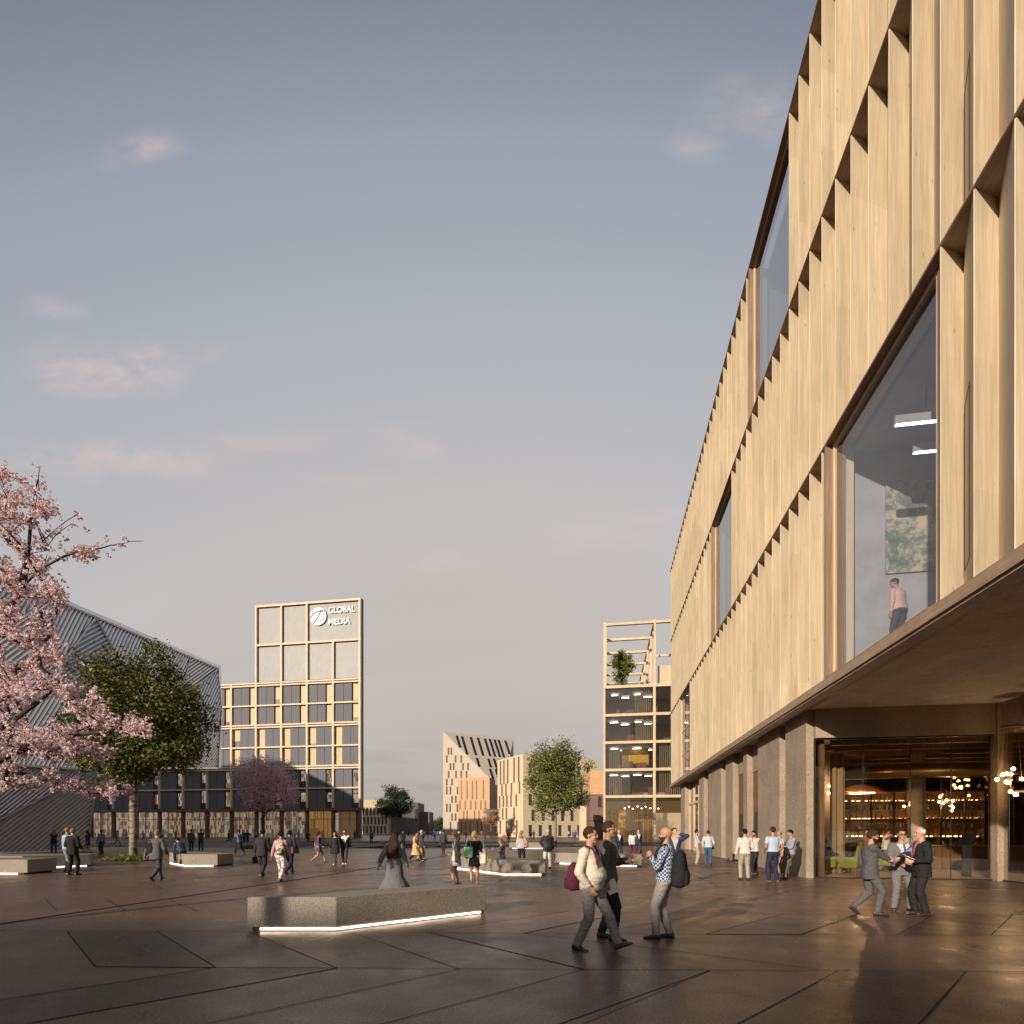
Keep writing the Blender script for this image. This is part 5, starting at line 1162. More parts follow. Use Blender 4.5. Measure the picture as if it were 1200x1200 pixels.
# ------------------------------------------------------------ blocks of the same quarter outside the view: they only throw their shade across it
def unseen_city():
    def blk(x0, x1, y0, y1, h, label):
        o = empty('city_block', (x0, y0, 0), 0, label, 'building', 'city blocks beside the view'); MB().box(0, x1 - x0, 0, y1 - y0, 0, h).build('wall', CREAMB, o); m = MB()
        for k in range(int(h / 3.5)):
            m.box(.8, x1 - x0 - .8, -.05, .05, 1 + k * 3.5, 3 + k * 3.5); m.box(x1 - x0 - .04, x1 - x0 + .05, .8, y1 - y0 - .8, 1 + k * 3.5, 3 + k * 3.5)
        m.build('window_band', WINB, o)
    blk(-100, -66.5, -28, 0, 20.5, 'cream block outside the view left of the camera')
    blk(-150, -88, 50, 82, 34, 'tall cream block outside the view behind the ribbed hall')
    blk(-60, -34, -66, -44, 18.5, 'cream block outside the view behind the camera')
    o = tag(MB().box(-.13, .13, -.13, .13, 0, 6.2).build('light_mast', DARKM, None, loc=(-13.1, -3.3, 0), rz=R(36), bevel=.02), 'dark square light mast outside the view behind the camera', 'mast')
# ------------------------------------------------------------ ground
def groundm(name='dark_granite_paving', k=(1, 1, 1)):
    m, t, o = nt(name); L = t.links.new; b = N(t, 'BsdfPrincipled'); L(b.outputs[0], o.inputs[0]); tc = N(t, 'TexCoord')
    n1 = N(t, 'TexNoise', _Scale=42, _Detail=3, _Roughness=.8); L(tc.outputs['Object'], n1.inputs['Vector'])
    n2 = N(t, 'TexNoise', _Scale=.35, _Detail=8, _Roughness=.6); L(tc.outputs['Object'], n2.inputs['Vector'])
    rp = N(t, 'ValToRGB'); e = rp.color_ramp.elements; e[0].position = .38; e[1].position = .64; e[0].color = rgba([GC[0][i] * k[i] for i in range(3)]); e[1].color = rgba([GC[1][i] * k[i] for i in range(3)]); L(n1.outputs['Fac'], rp.inputs[0])
    mr = N(t, 'MapRange'); mr.inputs[1].default_value = .3; mr.inputs[2].default_value = .7; mr.inputs[3].default_value = .8; mr.inputs[4].default_value = 1.2; L(n2.outputs['Fac'], mr.inputs[0])
    hs = N(t, 'HueSaturation'); L(mr.outputs[0], hs.inputs['Value']); L(rp.outputs[0], hs.inputs['Color']); L(hs.outputs[0], b.inputs['Base Color'])
    m2 = N(t, 'MapRange'); m2.inputs[1].default_value = .3; m2.inputs[2].default_value = .7; m2.inputs[3].default_value = .22; m2.inputs[4].default_value = .46
    n3 = N(t, 'TexNoise', _Scale=1.1, _Detail=5, _Roughness=.6); L(tc.outputs['Object'], n3.inputs['Vector']); L(n3.outputs['Fac'], m2.inputs[0]); L(m2.outputs[0], b.inputs['Roughness'])
    bp = N(t, 'Bump', _Strength=.07, _Distance=.002); L(n1.outputs['Fac'], bp.inputs['Height']); L(bp.outputs[0], b.inputs['Normal']); b.inputs['Specular IOR Level'].default_value = .24
    return m
GC = [(.055, .032, .022, 1), (.24, .15, .105, 1)]
def ground():
    gm = groundm(); tag(MB().quad((-1500, -600, 0), (1500, -600, 0), (1500, 3000, 0), (-1500, 3000, 0)).build('ground', gm), kind='structure')
    # slabs of other tones
    SL = [groundm('slab_dark', (.6, .62, .66)), groundm('slab_pale', (1.35, 1.3, 1.25)), groundm('slab_grey', (.78, .88, .98))]
    def slab(pxs, m_, nm='paving_slab'):
        pts = [gp(*p) for p in pxs]; tag(MB().add([(p.x, p.y, .004) for p in pts], [tuple(range(len(pts)))]).build(nm, m_), kind='structure')
    for p, m_ in (([(1050, 1096.2), (1161, 1096.6), (1187, 1072), (1095, 1072)], 0), ([(613, 1094.2), (500, 1093.2), (667, 1068), (733, 1070)], 1), ([(184, 1091.8), (253, 1134), (395, 1134.8), (291, 1092.5)], 2), ([(78, 1091.5), (112, 1133), (253, 1134), (184, 1091.8)], 0),
                  ([(505, 1093.6), (613, 1094.2), (833, 1137.3), (685, 1136.5)], 2), ([(685, 1136.5), (833, 1137.3), (660, 1210), (440, 1210)], 2), ([(982, 1138.7), (1132, 1139.5), (1073, 1210), (860, 1210)], 0), ([(253, 1134), (395, 1134.8), (10, 1204), (-120, 1187)], 0), ([(828, 1095), (938, 1095.8), (1007, 1072), (919, 1071)], 2)): slab(p, SL[m_])
    # a strip of pale setts by the shops and the darker road in the distance
    J = MB()
    SB = [MB() for _ in SL]
    def joint(a, b, w=.014):
        A, B = gp(*a), gp(*b); n = (B - A).cross(V((0, 0, 1))).normalized() * w / 2; J.quad(*[(q.x, q.y, .008) for q in (A - n, A + n, B + n, B - n)])
    H1 = lambda x: 1090.6 + x * .0053; H2 = lambda x: 1132.7 + x * .0055
    joint((-60, H1(-60)), (1260, H1(1260))); joint((110, H2(110)), (1260, H2(1260))); joint((980, 1071), (1260, 1072.4)); joint((790, 1053), (1260, 1055.5), .012); joint((560, 1068), (980, 1071), .01)
    for a, b in (((78, 1091), (112, 1133.3)), ((184, 1091.6), (253, 1134)), ((291, 1092.2), (395, 1134.9)), ((410, 1092.8), (538, 1135.6)), ((505, 1093.3), (685, 1136.4)), ((613, 1093.8), (800, 1116)), ((800, 1116), (973, 1138)),
                 ((395, 1135), (37, 1199)), ((253, 1134), (-60, 1182)), ((539, 1135.7), (243, 1200)), ((685, 1136.5), (440, 1203)), ((833, 1137.3), (650, 1203)), ((982, 1138.2), (862, 1202)), ((1132, 1139), (1075, 1203)),
                 ((828, 1095), (919, 1071)), ((938, 1095.6), (1007, 1071)), ((1050, 1096.2), (1095, 1072)), ((1161, 1096.8), (1187, 1072)), ((500, 1093.3), (667, 1068)), ((613, 1093.9), (733, 1070)), ((1122, 1054.6), (1145, 1044)), ((700, 1093), (840, 1069)),
                 ((52, 1052), (66, 1068)), ((122, 1052), (148, 1068)), ((200, 1056), (232, 1068)), ((265, 1053), (290, 1060)), ((880, 1054), (960, 1037)), ((760, 1053), (860, 1037)), ((1000, 1054.3), (1060, 1040))): joint(a, b)
    D_ = V((.1654, .9862, 0)); U_ = V((.9862, -.1654, 0)); rnd = random.Random(6)
    for i in range(-14, 9):           # the wider field of joints further off
        o = U_ * (i * 3.4); a, b = o + D_ * (17 if i < 2 else 22), o + D_ * 110
        if i > 4: b = o + D_ * 45
        n = U_ * .008; J.quad(*[(q.x, q.y, .008) for q in (a - n, a + n, b + n, b - n)])
        s = 17 + rnd.random() * 3
        while s < 90:
            a = o + D_ * s; b = a + U_ * 3.38 + D_ * rnd.choice((.6, -.6)); n = D_ * .008
            if rnd.random() < .3 and (i < 4 or s > 32): SB[rnd.randrange(3)].add([(q.x, q.y, .004) for q in (a, b, b + D_ * 2.9, a + D_ * 2.9)], [(0, 1, 2, 3)])
            if i < 5 or s > 30: J.quad(*[(q.x, q.y, .0085) for q in (a - n, b - n, b + n, a + n)])
            s += rnd.uniform(3, 5)
    for sb, m_ in zip(SB, SL): tag(sb.build('paving_slabs', m_), kind='structure')
    tag(J.build('paving_joints', mat('joint_dark', (.008, .007, .006), .95)), kind='structure')
    K = MB(); pts = [gp(-40, 1089), gp(400, 1023), gp(520, 1003.4), gp(640, 992)]
    for a, b in zip(pts, pts[1:]): K.bar(V((a.x, a.y, .006)), V((b.x, b.y, .006)), .09, .011)
    tag(K.build('drain_channel', mat('drain_metal', (.012, .011, .01), .6)), kind='structure')
    tag(MB().quad((-200, 82, .004), (-12, 50, .004), (60, 72, .004), (-200, 118, .004)).build('road', stonem('road_surface', (.13, .11, .1), (.09, .078, .07), 20, .7, .1, .1)), kind='structure')
    tag(MB().quad((-300, 200, .006), (300, 200, .006), (600, 420, .006), (-600, 420, .006)).build('grass_field', mat('dry_grass', (.14, .13, .045), .95, (.09, .1, .035), .3)), kind='structure')
    # planting at the feet of trees
    for c, rx, ry, lb in ((at(154, 30.6), 1.15, .8, 'low green planting round the foot of the large dark green tree'), (gp(293, 994.5), .7, .4, 'small patch of bright planting beside the dusky cherry')):
        r2 = random.Random(8); pts = [V((r2.gauss(0, rx * .45), r2.gauss(0, ry * .45), abs(r2.gauss(0, .1)) + .03)) for _ in range(2600)]
        v, f = leafcloud(pts, .13, r2); me = bpy.data.meshes.new('ground_cover'); me.from_pydata(v, [], f); me.materials.append(GREEN2); tag(link('ground_cover', me, None, c), lb, 'planting', kind='stuff')

# ------------------------------------------------------------ people and what they carry
def all_people():
    P = person; BLK = cloth('black_nylon', (.012, .012, .014)); MAROON = cloth('maroon_cloth', (.07, .012, .03)); PAPER = mat('paper', (.72, .66, .55), .7)
    CREAM = (.62, .54, .4)
    p1 = P('stout man in a cream zip sweater and grey trousers, hand at his pocket', 0, 0, -32, 1.80, top=(.5, .44, .35), bot=(.17, .155, .15), kind='sweater', shirt=(.015, .018, .05), hair=('short', 'brown'), tone='mid', det=2, loc=at(692, 7.72), belly=.09,
           lf=(.38, .09, .02, 24), rf=(-.16, -.1, 0, -4), drop=.02, rh=(.09, -.235, .9), re=(-.8, -.55, -.1), lh=(.05, .28, .86), hy=8, lean=-2, foot=14, vw=.38, vlow=.03, beard=None)
    backpack(p1, 'dark maroon backpack worn by the stout man in the cream sweater', MAROON, back=.235, z=.12, strapm=MAROON, h=.2)
    b, j, fr = p1; mb = MB(); k = fr['k']
    for sg in (1, -1): mb.tube([(fr['P'] + fr['up'] * .52 + fr['ux'] * .02 + fr['uy'] * sg * .07) * k, (fr['P'] + fr['up'] * .42 + fr['ux'] * .155 + fr['uy'] * sg * .07) * k, (fr['P'] + fr['up'] * .3 + fr['ux'] * .2 + fr['uy'] * sg * .035) * k, (fr['P'] + fr['up'] * .22 + fr['ux'] * .225) * k], .008, 6)
    mb.build('lanyard', BLK, b)
    p2 = P('man in a brown tweed jacket and yellow glasses holding a sheet and gesturing', 0, 0, -16, 1.87, top=(.075, .062, .05), bot=(.012, .013, .02), shirt=(.6, .5, .42), kind='jacket', hair=('short', 'brown'), tone='tan', det=2, loc=at(712, 8.5), glasses=(.7, .42, .03),
           rf=(.1, -.1, 0, 0), lf=(-.1, .1, 0, 0), lh=(.36, .14, 1.17), le=(-.5, .5, -.9), rh=(.02, -.26, .86), curl=.25, lpn=(0, -.3, 1), lhd=(.95, -.1, .1), hy=-4)
    def sheet(o): MB().box(-.02, .15, -.004, .004, -.11, .1).build('sheet', PAPER, o); o.rotation_euler = (o.rotation_euler[0], R(-24), o.rotation_euler[2])
    item(p2, 'r', 'paper_sheet', 'folded cream paper held low by the man in the tweed jacket', 'paper', sheet)
    p3 = P('bald bearded man in a checked shirt with a big black backpack facing left', 0, 0, 157, 1.78, top=checkm(), bot=(.22, .2, .18), kind='shirt', hair=('bald', 'brown'), tone='mid', det=2, loc=at(779, 8.55), beard='brown',
           lf=(.12, .1, 0, 0), rf=(-.06, -.1, 0, 0), lh=(.2, .1, 1.3), rh=(.2, -.06, 1.24), le=(-.6, .7, -.8), re=(-.5, -.6, -.8), curl=1.0, hp=-3, lean=-3)
    backpack(p3, 'big black hiking backpack on the bald bearded man', BLK, w=.18, h=.29, d=.1, z=.18, back=.215)
    p4 = P('young man in a dark grey suit stepping in to shake hands', 0, 0, -18, 1.76, top=(.075, .07, .072), bot=(.085, .08, .082), shirt=(.5, .45, .42), kind='jacket', hair=('wavy', 'brown'), tone='mid', det=2, loc=at(1019, 10.95), beard='brown',
           lf=(-.26, .08, .06, -35), rf=(.12, -.06, 0, 0), lh=(-.02, .26, .86), rh=(.47, .10, 1.07), drop=.03, hp=12, lean=2, lk=(1, .1, .2))
    p5 = P('man in a grey suit with glasses, blue tie and a red lanyard', 0, 0, -100, 1.75, top=(.13, .12, .115), bot=(.14, .13, .125), shirt=(.55, .53, .5), tie=(.03, .09, .25), kind='jacket', hair=('short', 'brown'), tone='mid', det=2, loc=at(1056, 11.5), glasses=True,
           lanyard=(.6, .03, .06), lf=(0, .17, 0, 0), rf=(.06, -.17, 0, 0), lh=(.12, .26, .98), rh=(.2, -.12, 1.02), hy=-5, foot=30, vw=.34)
    p6 = P('bald man in a black suit shaking hands and holding a coffee cup', 0, 0, 165, 1.8, top=(.014, .013, .013), bot=(.016, .015, .015), shirt=(.2, .2, .26), kind='jacket', hair=('balding', 'white'), tone='pale', det=2, loc=at(1080, 10.85), tie=(.02, .02, .04),
           rf=(.06, -.1, 0, 0), lf=(-.04, .1, 0, 0), rh=(.49, .08, 1.07), lh=(.22, .2, 1.08), hy=12, hp=8, lanyard=(.6, .03, .06), vw=.3, curl=.8)
    def cup(o): mb = MB(); mb.lathe([(0, -.05), (.03, -.05), (.038, .05), (.0, .05)], 16); mb.build('cup_body', mat('paper_cup', (.5, .4, .28), .6), o, True); mb = MB(); mb.lathe([(0, .066), (.034, .066), (.04, .051), (0, .051)], 16); mb.build('cup_lid', mat('cup_lid', (.6, .55, .48), .4), o, True)
    item(p6, 'l', 'coffee_cup', 'takeaway coffee cup in the left hand of the bald man in black', 'cup', cup, off=(.01, -.02, .04))
    def book(o):
        MB().bar((0, 0, 0), (.15, -.02, .07), .2, .014).build('cover', BLK, o); MB().bar((.0, 0, .012), (.14, -.02, .079), .18, .01).build('pages', PAPER, o)
    item(p6, 'l', 'notebook', 'open notebook held by the bald man in black', 'notebook', book, off=(-.1, -.02, .03))
    # group at the concrete wall
    P('man in a white shirt and khaki trousers seen from behind near the wall', 873, 1031.5, 82, 1.78, 'relax', top=(.5, .46, .43), bot=(.3, .26, .2), kind='shirt', hair=('short', 'black'), lh=(.12, .27, .86), rh=(.22, -.18, 1.05))
    P('young man in a pale pink shirt and dark trousers facing left by the pier', 884.5, 1024.5, 200, 1.72, 'cross', top=(.48, .4, .37), bot=(.02, .016, .022), kind='shirt', hair=('short', 'black'), beard='black', shoe='tan', hp=18)
    P('man in a pale blue short sleeved shirt and navy trousers seen from behind', 906, 1034.5, 95, 1.84, 'relax', top=(.36, .42, .55), bot=(.02, .022, .05), kind='tee', hair=('short', 'brown'), shoe='tan', rh=(.12, -.26, .95), lh=(.15, .2, 1.0), lf=(0, .13, 0, 0), rf=(0, -.13, 0, 0))
    P('balding man with one knee raised, half hidden by the man in pale blue', 914, 1024.5, 185, 1.7, 'stand', top=(.4, .3, .26), bot=(.28, .2, .13), kind='tee', hair=('balding', 'brown'), lf=(.3, .1, .32, 0), shoe='tan')
    P('man in a grey shirt and brown trousers leaning against the wall with his phone', 926, 1030.5, 178, 1.76, 'phone', top=(.24, .24, .29), bot=(.12, .095, .07), kind='sweater', hair=('short', 'black'), shirt=(.05, .06, .1), lf=(.22, .08, 0, 0), rf=(.08, -.08, 0, 0), lean=-5)
    p = P('man in a navy blazer and grey shirt holding a phone to his ear', 790.5, 1036.5, -98, 1.8, 'stand', top=(.025, .035, .085), bot=(.03, .045, .1), shirt=(.38, .36, .34), hair=('short', 'black'), tone='pale', lh=(.1, .13, 1.56), le=(.2, .9, -.4), rh=(.1, -.25, .95), hy=20, hp=-12, vw=.3, shoe='tan')
    item(p, 'l', 'mobile_phone', 'white mobile phone at the ear of the man in the navy blazer', 'phone', lambda o: MB().box(-.006, .006, -.035, .035, -.07, .07).build('phone_body', WHITESHOE, o, bevel=.004), off=(-.02, -.02, .0), hand=.05)
    P('slim man in a pinkish grey shirt and sand trousers walking right along the piers', 816, 1013.5, -5, 1.76, 'stand', top=(.42, .34, .36), bot=(.34, .29, .22), kind='shirt', hair=('short', 'black'), rh=(.3, -.1, 1.1), lh=(.2, .2, 1.1), shoe='tan')
    p = P('man in a mint shirt and blue jeans striding away along the piers', 830, 1014, 75, 1.78, 'walk', top=(.38, .43, .42), bot=(.04, .09, .17), kind='shirt', hair=('short', 'brown'), shoe='tan')
    bag(p, 'r', 'small navy shoulder bag by the man in the mint shirt', cloth('navy_bag', (.02, .03, .07)), .13, .1, .05, drop=-.12)
    # behind the seats, centre right
    p = P('grey haired man in a navy suit and open white shirt before the glass entrance', 725, 1006, -80, 1.78, 'short', top=(.02, .025, .055), bot=(.02, .024, .05), shirt=(.65, .62, .6), hair=('short', 'grey'), tone='pale', vw=.3)
    p = P('man in a white shirt and maroon trousers carrying a white bag', 741, 1007, -70, 1.76, 'short', top=(.68, .64, .6), bot=(.12, .02, .045), kind='shirt', hair=('short', 'black'), tone='dark')
    bag(p, 'l', 'white paper carrier bag in the hand of the man in maroon trousers', mat('white_paper_bag', (.75, .72, .68), .7), .14, .18, .06, drop=.04)
    P('man in a navy blazer walking just behind the man in maroon trousers', 747.5, 1003, -75, 1.84, 'short', top=(.025, .035, .08), bot=(.03, .035, .06), shirt=(.65, .63, .6), hair=('short', 'black'), tone='pale', beard='grey', vw=.3)
    p = P('woman with very long auburn hair in a long grey coat seen from behind', 462, 1058, 88, 1.72, 'walk', top=(.12, .12, .125), bot=(.012, .012, .014), kind='coat', hair=('long', 'auburn'), fem=True, det=2, hem=.36, flare=.33, hlen=.56, hwid=.16, lh=(-.06, .38, .88), rh=(.05, -.3, .86), le=(-.7, .5, -.2), hy=-6, drop=.02)
    P('woman in a long camel coat walking right', 487, 1010, -15, 1.72, 'walk', top=(.5, .33, .16), bot=(.015, .014, .014), kind='coat', hair=('wavy', 'black'), fem=True, hem=.4, flare=.3, loc=None)
    P('person in a short charcoal coat beside the woman in the camel coat', 493, 1008.5, 20, 1.76, 'short', top=(.045, .045, .05), bot=(.4, .26, .12), kind='coat', hair=('short', 'grey'), hem=.72, flare=.2)
    P('person in black standing apart left of the camel coat', 472, 993, 70, 1.76, 'relax', top=(.014, .016, .022), bot=(.012, .012, .016), hair=('short', 'black'))
    P('broad man in a dark overcoat walking off towards the white tower', 519.5, 999.5, 88, 1.76, 'short', top=(.045, .045, .055), bot=(.03, .03, .035), kind='coat', hair=('short', 'brown'), hem=.75, flare=.2)
    p = P('blonde woman in grey with bare legs looking down at her tote bag', 535, 1037, 165, 1.7, 'relax', top=(.2, .22, .26), bot=(.36, .32, .42), kind='shirt', hair=('long', 'dirty'), fem=True, legs='skirt', hp=28, tone='pale', hlen=.26, shoe='tan', lh=(.12, .22, 1.0))
    o = bag(p, 'l', 'canvas tote bag with a coloured print on the woman in grey', cloth('canvas', (.6, .56, .46)), .19, .2, .06, zc=.98, yo=.2, xo=-.04, rot=90, name='tote_bag', loop=.34)
    pr = MB(); rr = random.Random(3)
    for q, c in enumerate(((.6, .05, .3), (.1, .45, .12), (.75, .2, .1), (.05, .25, .55))):
        pm = MB(); pm.ell((-.09 + .06 * q, -.067, -.02 + .05 * (q % 2)), (.03, .004, .03), 10, 6); pm.build('print', cm(c), o)
        pm = MB(); pm.ell((-.09 + .06 * q, .067, -.02 + .05 * (q % 2)), (.03, .004, .03), 10, 6); pm.build('print', cm(c), o)
    p = P('woman with a blonde bob in a short black dress seen from behind', 556, 1038, 96, 1.7, 'stand', top=(.012, .012, .013), bot=(.013, .013, .014), kind='dress', hair=('bob', 'blonde'), fem=True, legs='skirt', tone='pale', shoe='tan', lf=(0, .09, 0, 0), rf=(0, -.09, 0, 0))
    bag(p, 'l', 'green patterned shoulder bag on the woman in the black dress', floralm('green_print', [(.1, .4, .18), (.3, .6, .35), (.5, .7, .5)], 30), .15, .17, .07, zc=1.08, yo=.2, xo=-.12, rot=80, name='shoulder_bag', loop=.3)
    bag(p, 'r', 'long white bag at the right side of the woman in the black dress', cloth('white_cloth', (.68, .64, .55)), .13, .24, .05, zc=.95, yo=-.24, xo=.0, rot=90, loop=.26); bag(p, 'r', 'mustard bag beside the long white bag', cloth('mustard', (.4, .32, .02)), .12, .13, .04, zc=.86, yo=-.33, xo=.05, rot=90, loop=.3)
    P('young woman in jeans and a dark patterned top sitting on the granite bench', 0, 0, 185, 1.66, top=floralm('dark_print', [(.02, .02, .05), (.15, .05, .2), (.03, .03, .04), (.3, .25, .3)], 26), bot=(.03, .07, .12), kind='tee', hair=('long', 'dirty'), fem=True, legs='tight', tone='pale', loc=at(589, 21.8), pz=.66, lf=(.44, .1, .0, 8), rf=(.36, -.1, 0, 0), lk=(1, .1, 1.2), rk=(1, -.1, 1.2), lh=(.36, .06, 1.0), rh=(.32, -.04, .98), hp=14, lean=4, hlen=.3, shoe='white')
    p = P('woman with long fair hair in a grey knitted top behind the middle bench', 611, 1015, 75, 1.72, 'stand', top=(.36, .36, .36), bot=(.015, .017, .024), kind='sweater', hair=('long', 'dirty'), fem=True, tone='pale', hlen=.3)
    bag(p, 'r', 'pink leather bag on the shoulder of the woman in grey knit', cloth('pink_leather', (.5, .27, .19)), .17, .15, .08, zc=1.1, yo=-.22, xo=-.1, rot=60, loop=.25, name='shoulder_bag')
    p = P('grey haired man in a dark jacket and white trousers seen from behind', 642, 1018, 100, 1.78, 'relax', top=(.04, .045, .05), bot=(.62, .58, .54), hair=('short', 'grey'), tone='pale', lh=(.02, .24, 1.0), le=(-.5, .8, 0))
    bag(p, 'r', 'black shoulder bag of the man in white trousers', BLK, .15, .12, .06, zc=1.1, yo=-.25, xo=-.05, rot=70)
    P('tiny distant figure in a red jacket in front of the cream block', 596, 986.5, 90, 1.78, 'short', top=(.5, .02, .03), bot=(.03, .03, .04), det=0, hair=('short', 'black'))
    # left half
    p = P('man in a dark brown suit with a black briefcase walking away', 307, 1027, 88, 1.78, 'short', top=(.03, .024, .028), bot=(.032, .026, .03), shirt=None, hair=('short', 'black'), tone='tan', lh=(.06, .3, .84))
    bag(p, 'l', 'black briefcase carried by the man in the dark brown suit', BLK, .2, .13, .05, drop=.05, name='briefcase', cat='briefcase', rot=5)
    p = P('woman in a dusty pink top and white trousers walking away', 328.5, 1033, 88, 1.72, 'short', top=(.42, .24, .24), bot=floralm('white_print', [(.66, .62, .58), (.7, .66, .62), (.35, .2, .25), (.68, .64, .6)], 14), kind='shirt', hair=('bob', 'black'), fem=True, legs='tight', shoe='tan', hlen=.06)
    backpack(p, 'colourful flowered backpack of the woman in the pink top', floralm('flower_print', [(.4, .03, .18), (.05, .12, .08), (.5, .5, .4), (.15, .05, .15), (.3, .35, .1)], 16), h=.2, w=.14, z=.2, y=-.1)
    p = P('man in a navy suit with a tan strap across his back', 338.5, 1025, 80, 1.78, 'walk', top=(.02, .024, .05), bot=(.022, .026, .06), hair=('short', 'black'), tone='tan')
    bag(p, 'r', 'brown shoulder bag at the hip of the man in the navy suit', cloth('brown_bag', (.12, .07, .045)), .16, .13, .06, zc=.95, yo=-.25, xo=-.03, loop=.4, name='shoulder_bag')
    p = P('woman in a purple dress walking right with an orange bag', 373, 1011, 15, 1.72, 'walk', top=(.06, .045, .12), bot=(.08, .055, .14), kind='dress', hair=('bob', 'black'), fem=True, legs='skirt', tone='mid', shoe='tan', drop=.06)
    bag(p, 'l', 'orange leather bag of the woman in the purple dress', cloth('orange_leather', (.45, .16, .05)), .12, .1, .05, zc=1.0, yo=.05, xo=-.16, rot=90, loop=.35, name='shoulder_bag')
    P('woman in a black coat walking towards the camera beside the bearded man', 393, 1013.5, -100, 1.68, 'short', top=(.02, .02, .02), bot=(.05, .06, .08), kind='coat', hair=('long', 'black'), fem=True, hem=.6, flare=.22, tone='pale', shoe='white')
    P('bearded man in a black jacket and white T shirt with white trainers', 404, 1013, -80, 1.78, 'short', top=(.025, .025, .027), bot=(.05, .048, .045), shirt=(.7, .66, .6), hair=('short', 'brown'), tone='mid', beard='brown', vw=.6, shoe='white', kind='jacket')
    p = P('man in a blue shirt and black trousers striding left', 281, 1001.5, 165, 1.8, 'walk', top=(.08, .14, .28), bot=(.014, .014, .018), kind='shirt', hair=('short', 'black'), tone='dark')
    bag(p, 'l', 'black bag of the man in the blue shirt', BLK, .16, .2, .07, drop=-.0)
    P('man in a grey suit standing left of the one in bright navy by the shops', 224, 997, 100, 1.8, 'relax', top=(.07, .075, .1), bot=(.035, .04, .06), hair=('short', 'black'))
    P('man in a bright navy suit right of the one in grey by the shops', 235.5, 996.5, 120, 1.84, 'cross', top=(.03, .06, .14), bot=(.025, .045, .1), hair=('short', 'black'))
    P('man in blue crouched forward on the sunlit granite bench', 0, 0, 150, 1.78, 'stand', top=(.035, .045, .1), bot=(.014, .014, .02), kind='shirt', hair=('short', 'black'), loc=at(214, 26.4), pz=.67, lean=38, lf=(.42, .12, .12, 0), rf=(.42, -.12, .12, 0), lk=(1, .2, 1.5), rk=(1, -.2, 1.5), lh=(.5, .15, .78), rh=(.5, -.15, .78), hp=20)
    p = P('fair haired man in a grey suit walking away on his own', 183, 1032.5, 88, 1.78, 'walk', top=(.09, .085, .095), bot=(.065, .062, .075), hair=('wavy', 'dirty'), tone='pale', lf=(.3, .05, 0, 20), rf=(-.25, -.02, .07, -35))
    bag(p, 'l', 'black bag slung at the left side of the fair haired man', BLK, .16, .17, .06, zc=1.12, yo=.2, xo=-.1, rot=90)
    P('broad man in a black suit seen from behind near the lit bench', 85, 1025.5, 88, 1.8, 'relax', top=(.012, .013, .011), bot=(.012, .013, .011), hair=('short', 'dirty'), tone='mid', lf=(0, .16, 0, 0), rf=(0, -.16, 0, 0), lh=(.2, .2, 1.0), rh=(.2, -.2, 1.0))
    P('tall man in a light blue jacket partly hidden by the man in black', 78.5, 1021, 70, 1.84, 'relax', top=(.22, .3, .42), bot=(.2, .22, .25), kind='shirt', hair=('short', 'dirty'), tone='mid')
    P('woman in black with crossed arms standing in front of the ribbed wall', 63, 1002, -50, 1.74, 'cross', top=(.012, .013, .016), bot=(.03, .05, .12), kind='sweater', hair=('long', 'black'), fem=True, legs='tight')
    P('woman in a dark violet dress at the foot of the ribbed wall', 103, 1000, 190, 1.7, 'short', top=(.025, .02, .07), bot=(.025, .02, .07), kind='dress', hair=('long', 'black'), fem=True, legs='skirt')
    P('man in a grey shirt and jeans beside the dark edge of the ribbed hall', 119, 1001, -90, 1.78, 'relax', top=(.18, .17, .17), bot=(.02, .03, .06), kind='shirt', hair=('short', 'black'), tone='dark')
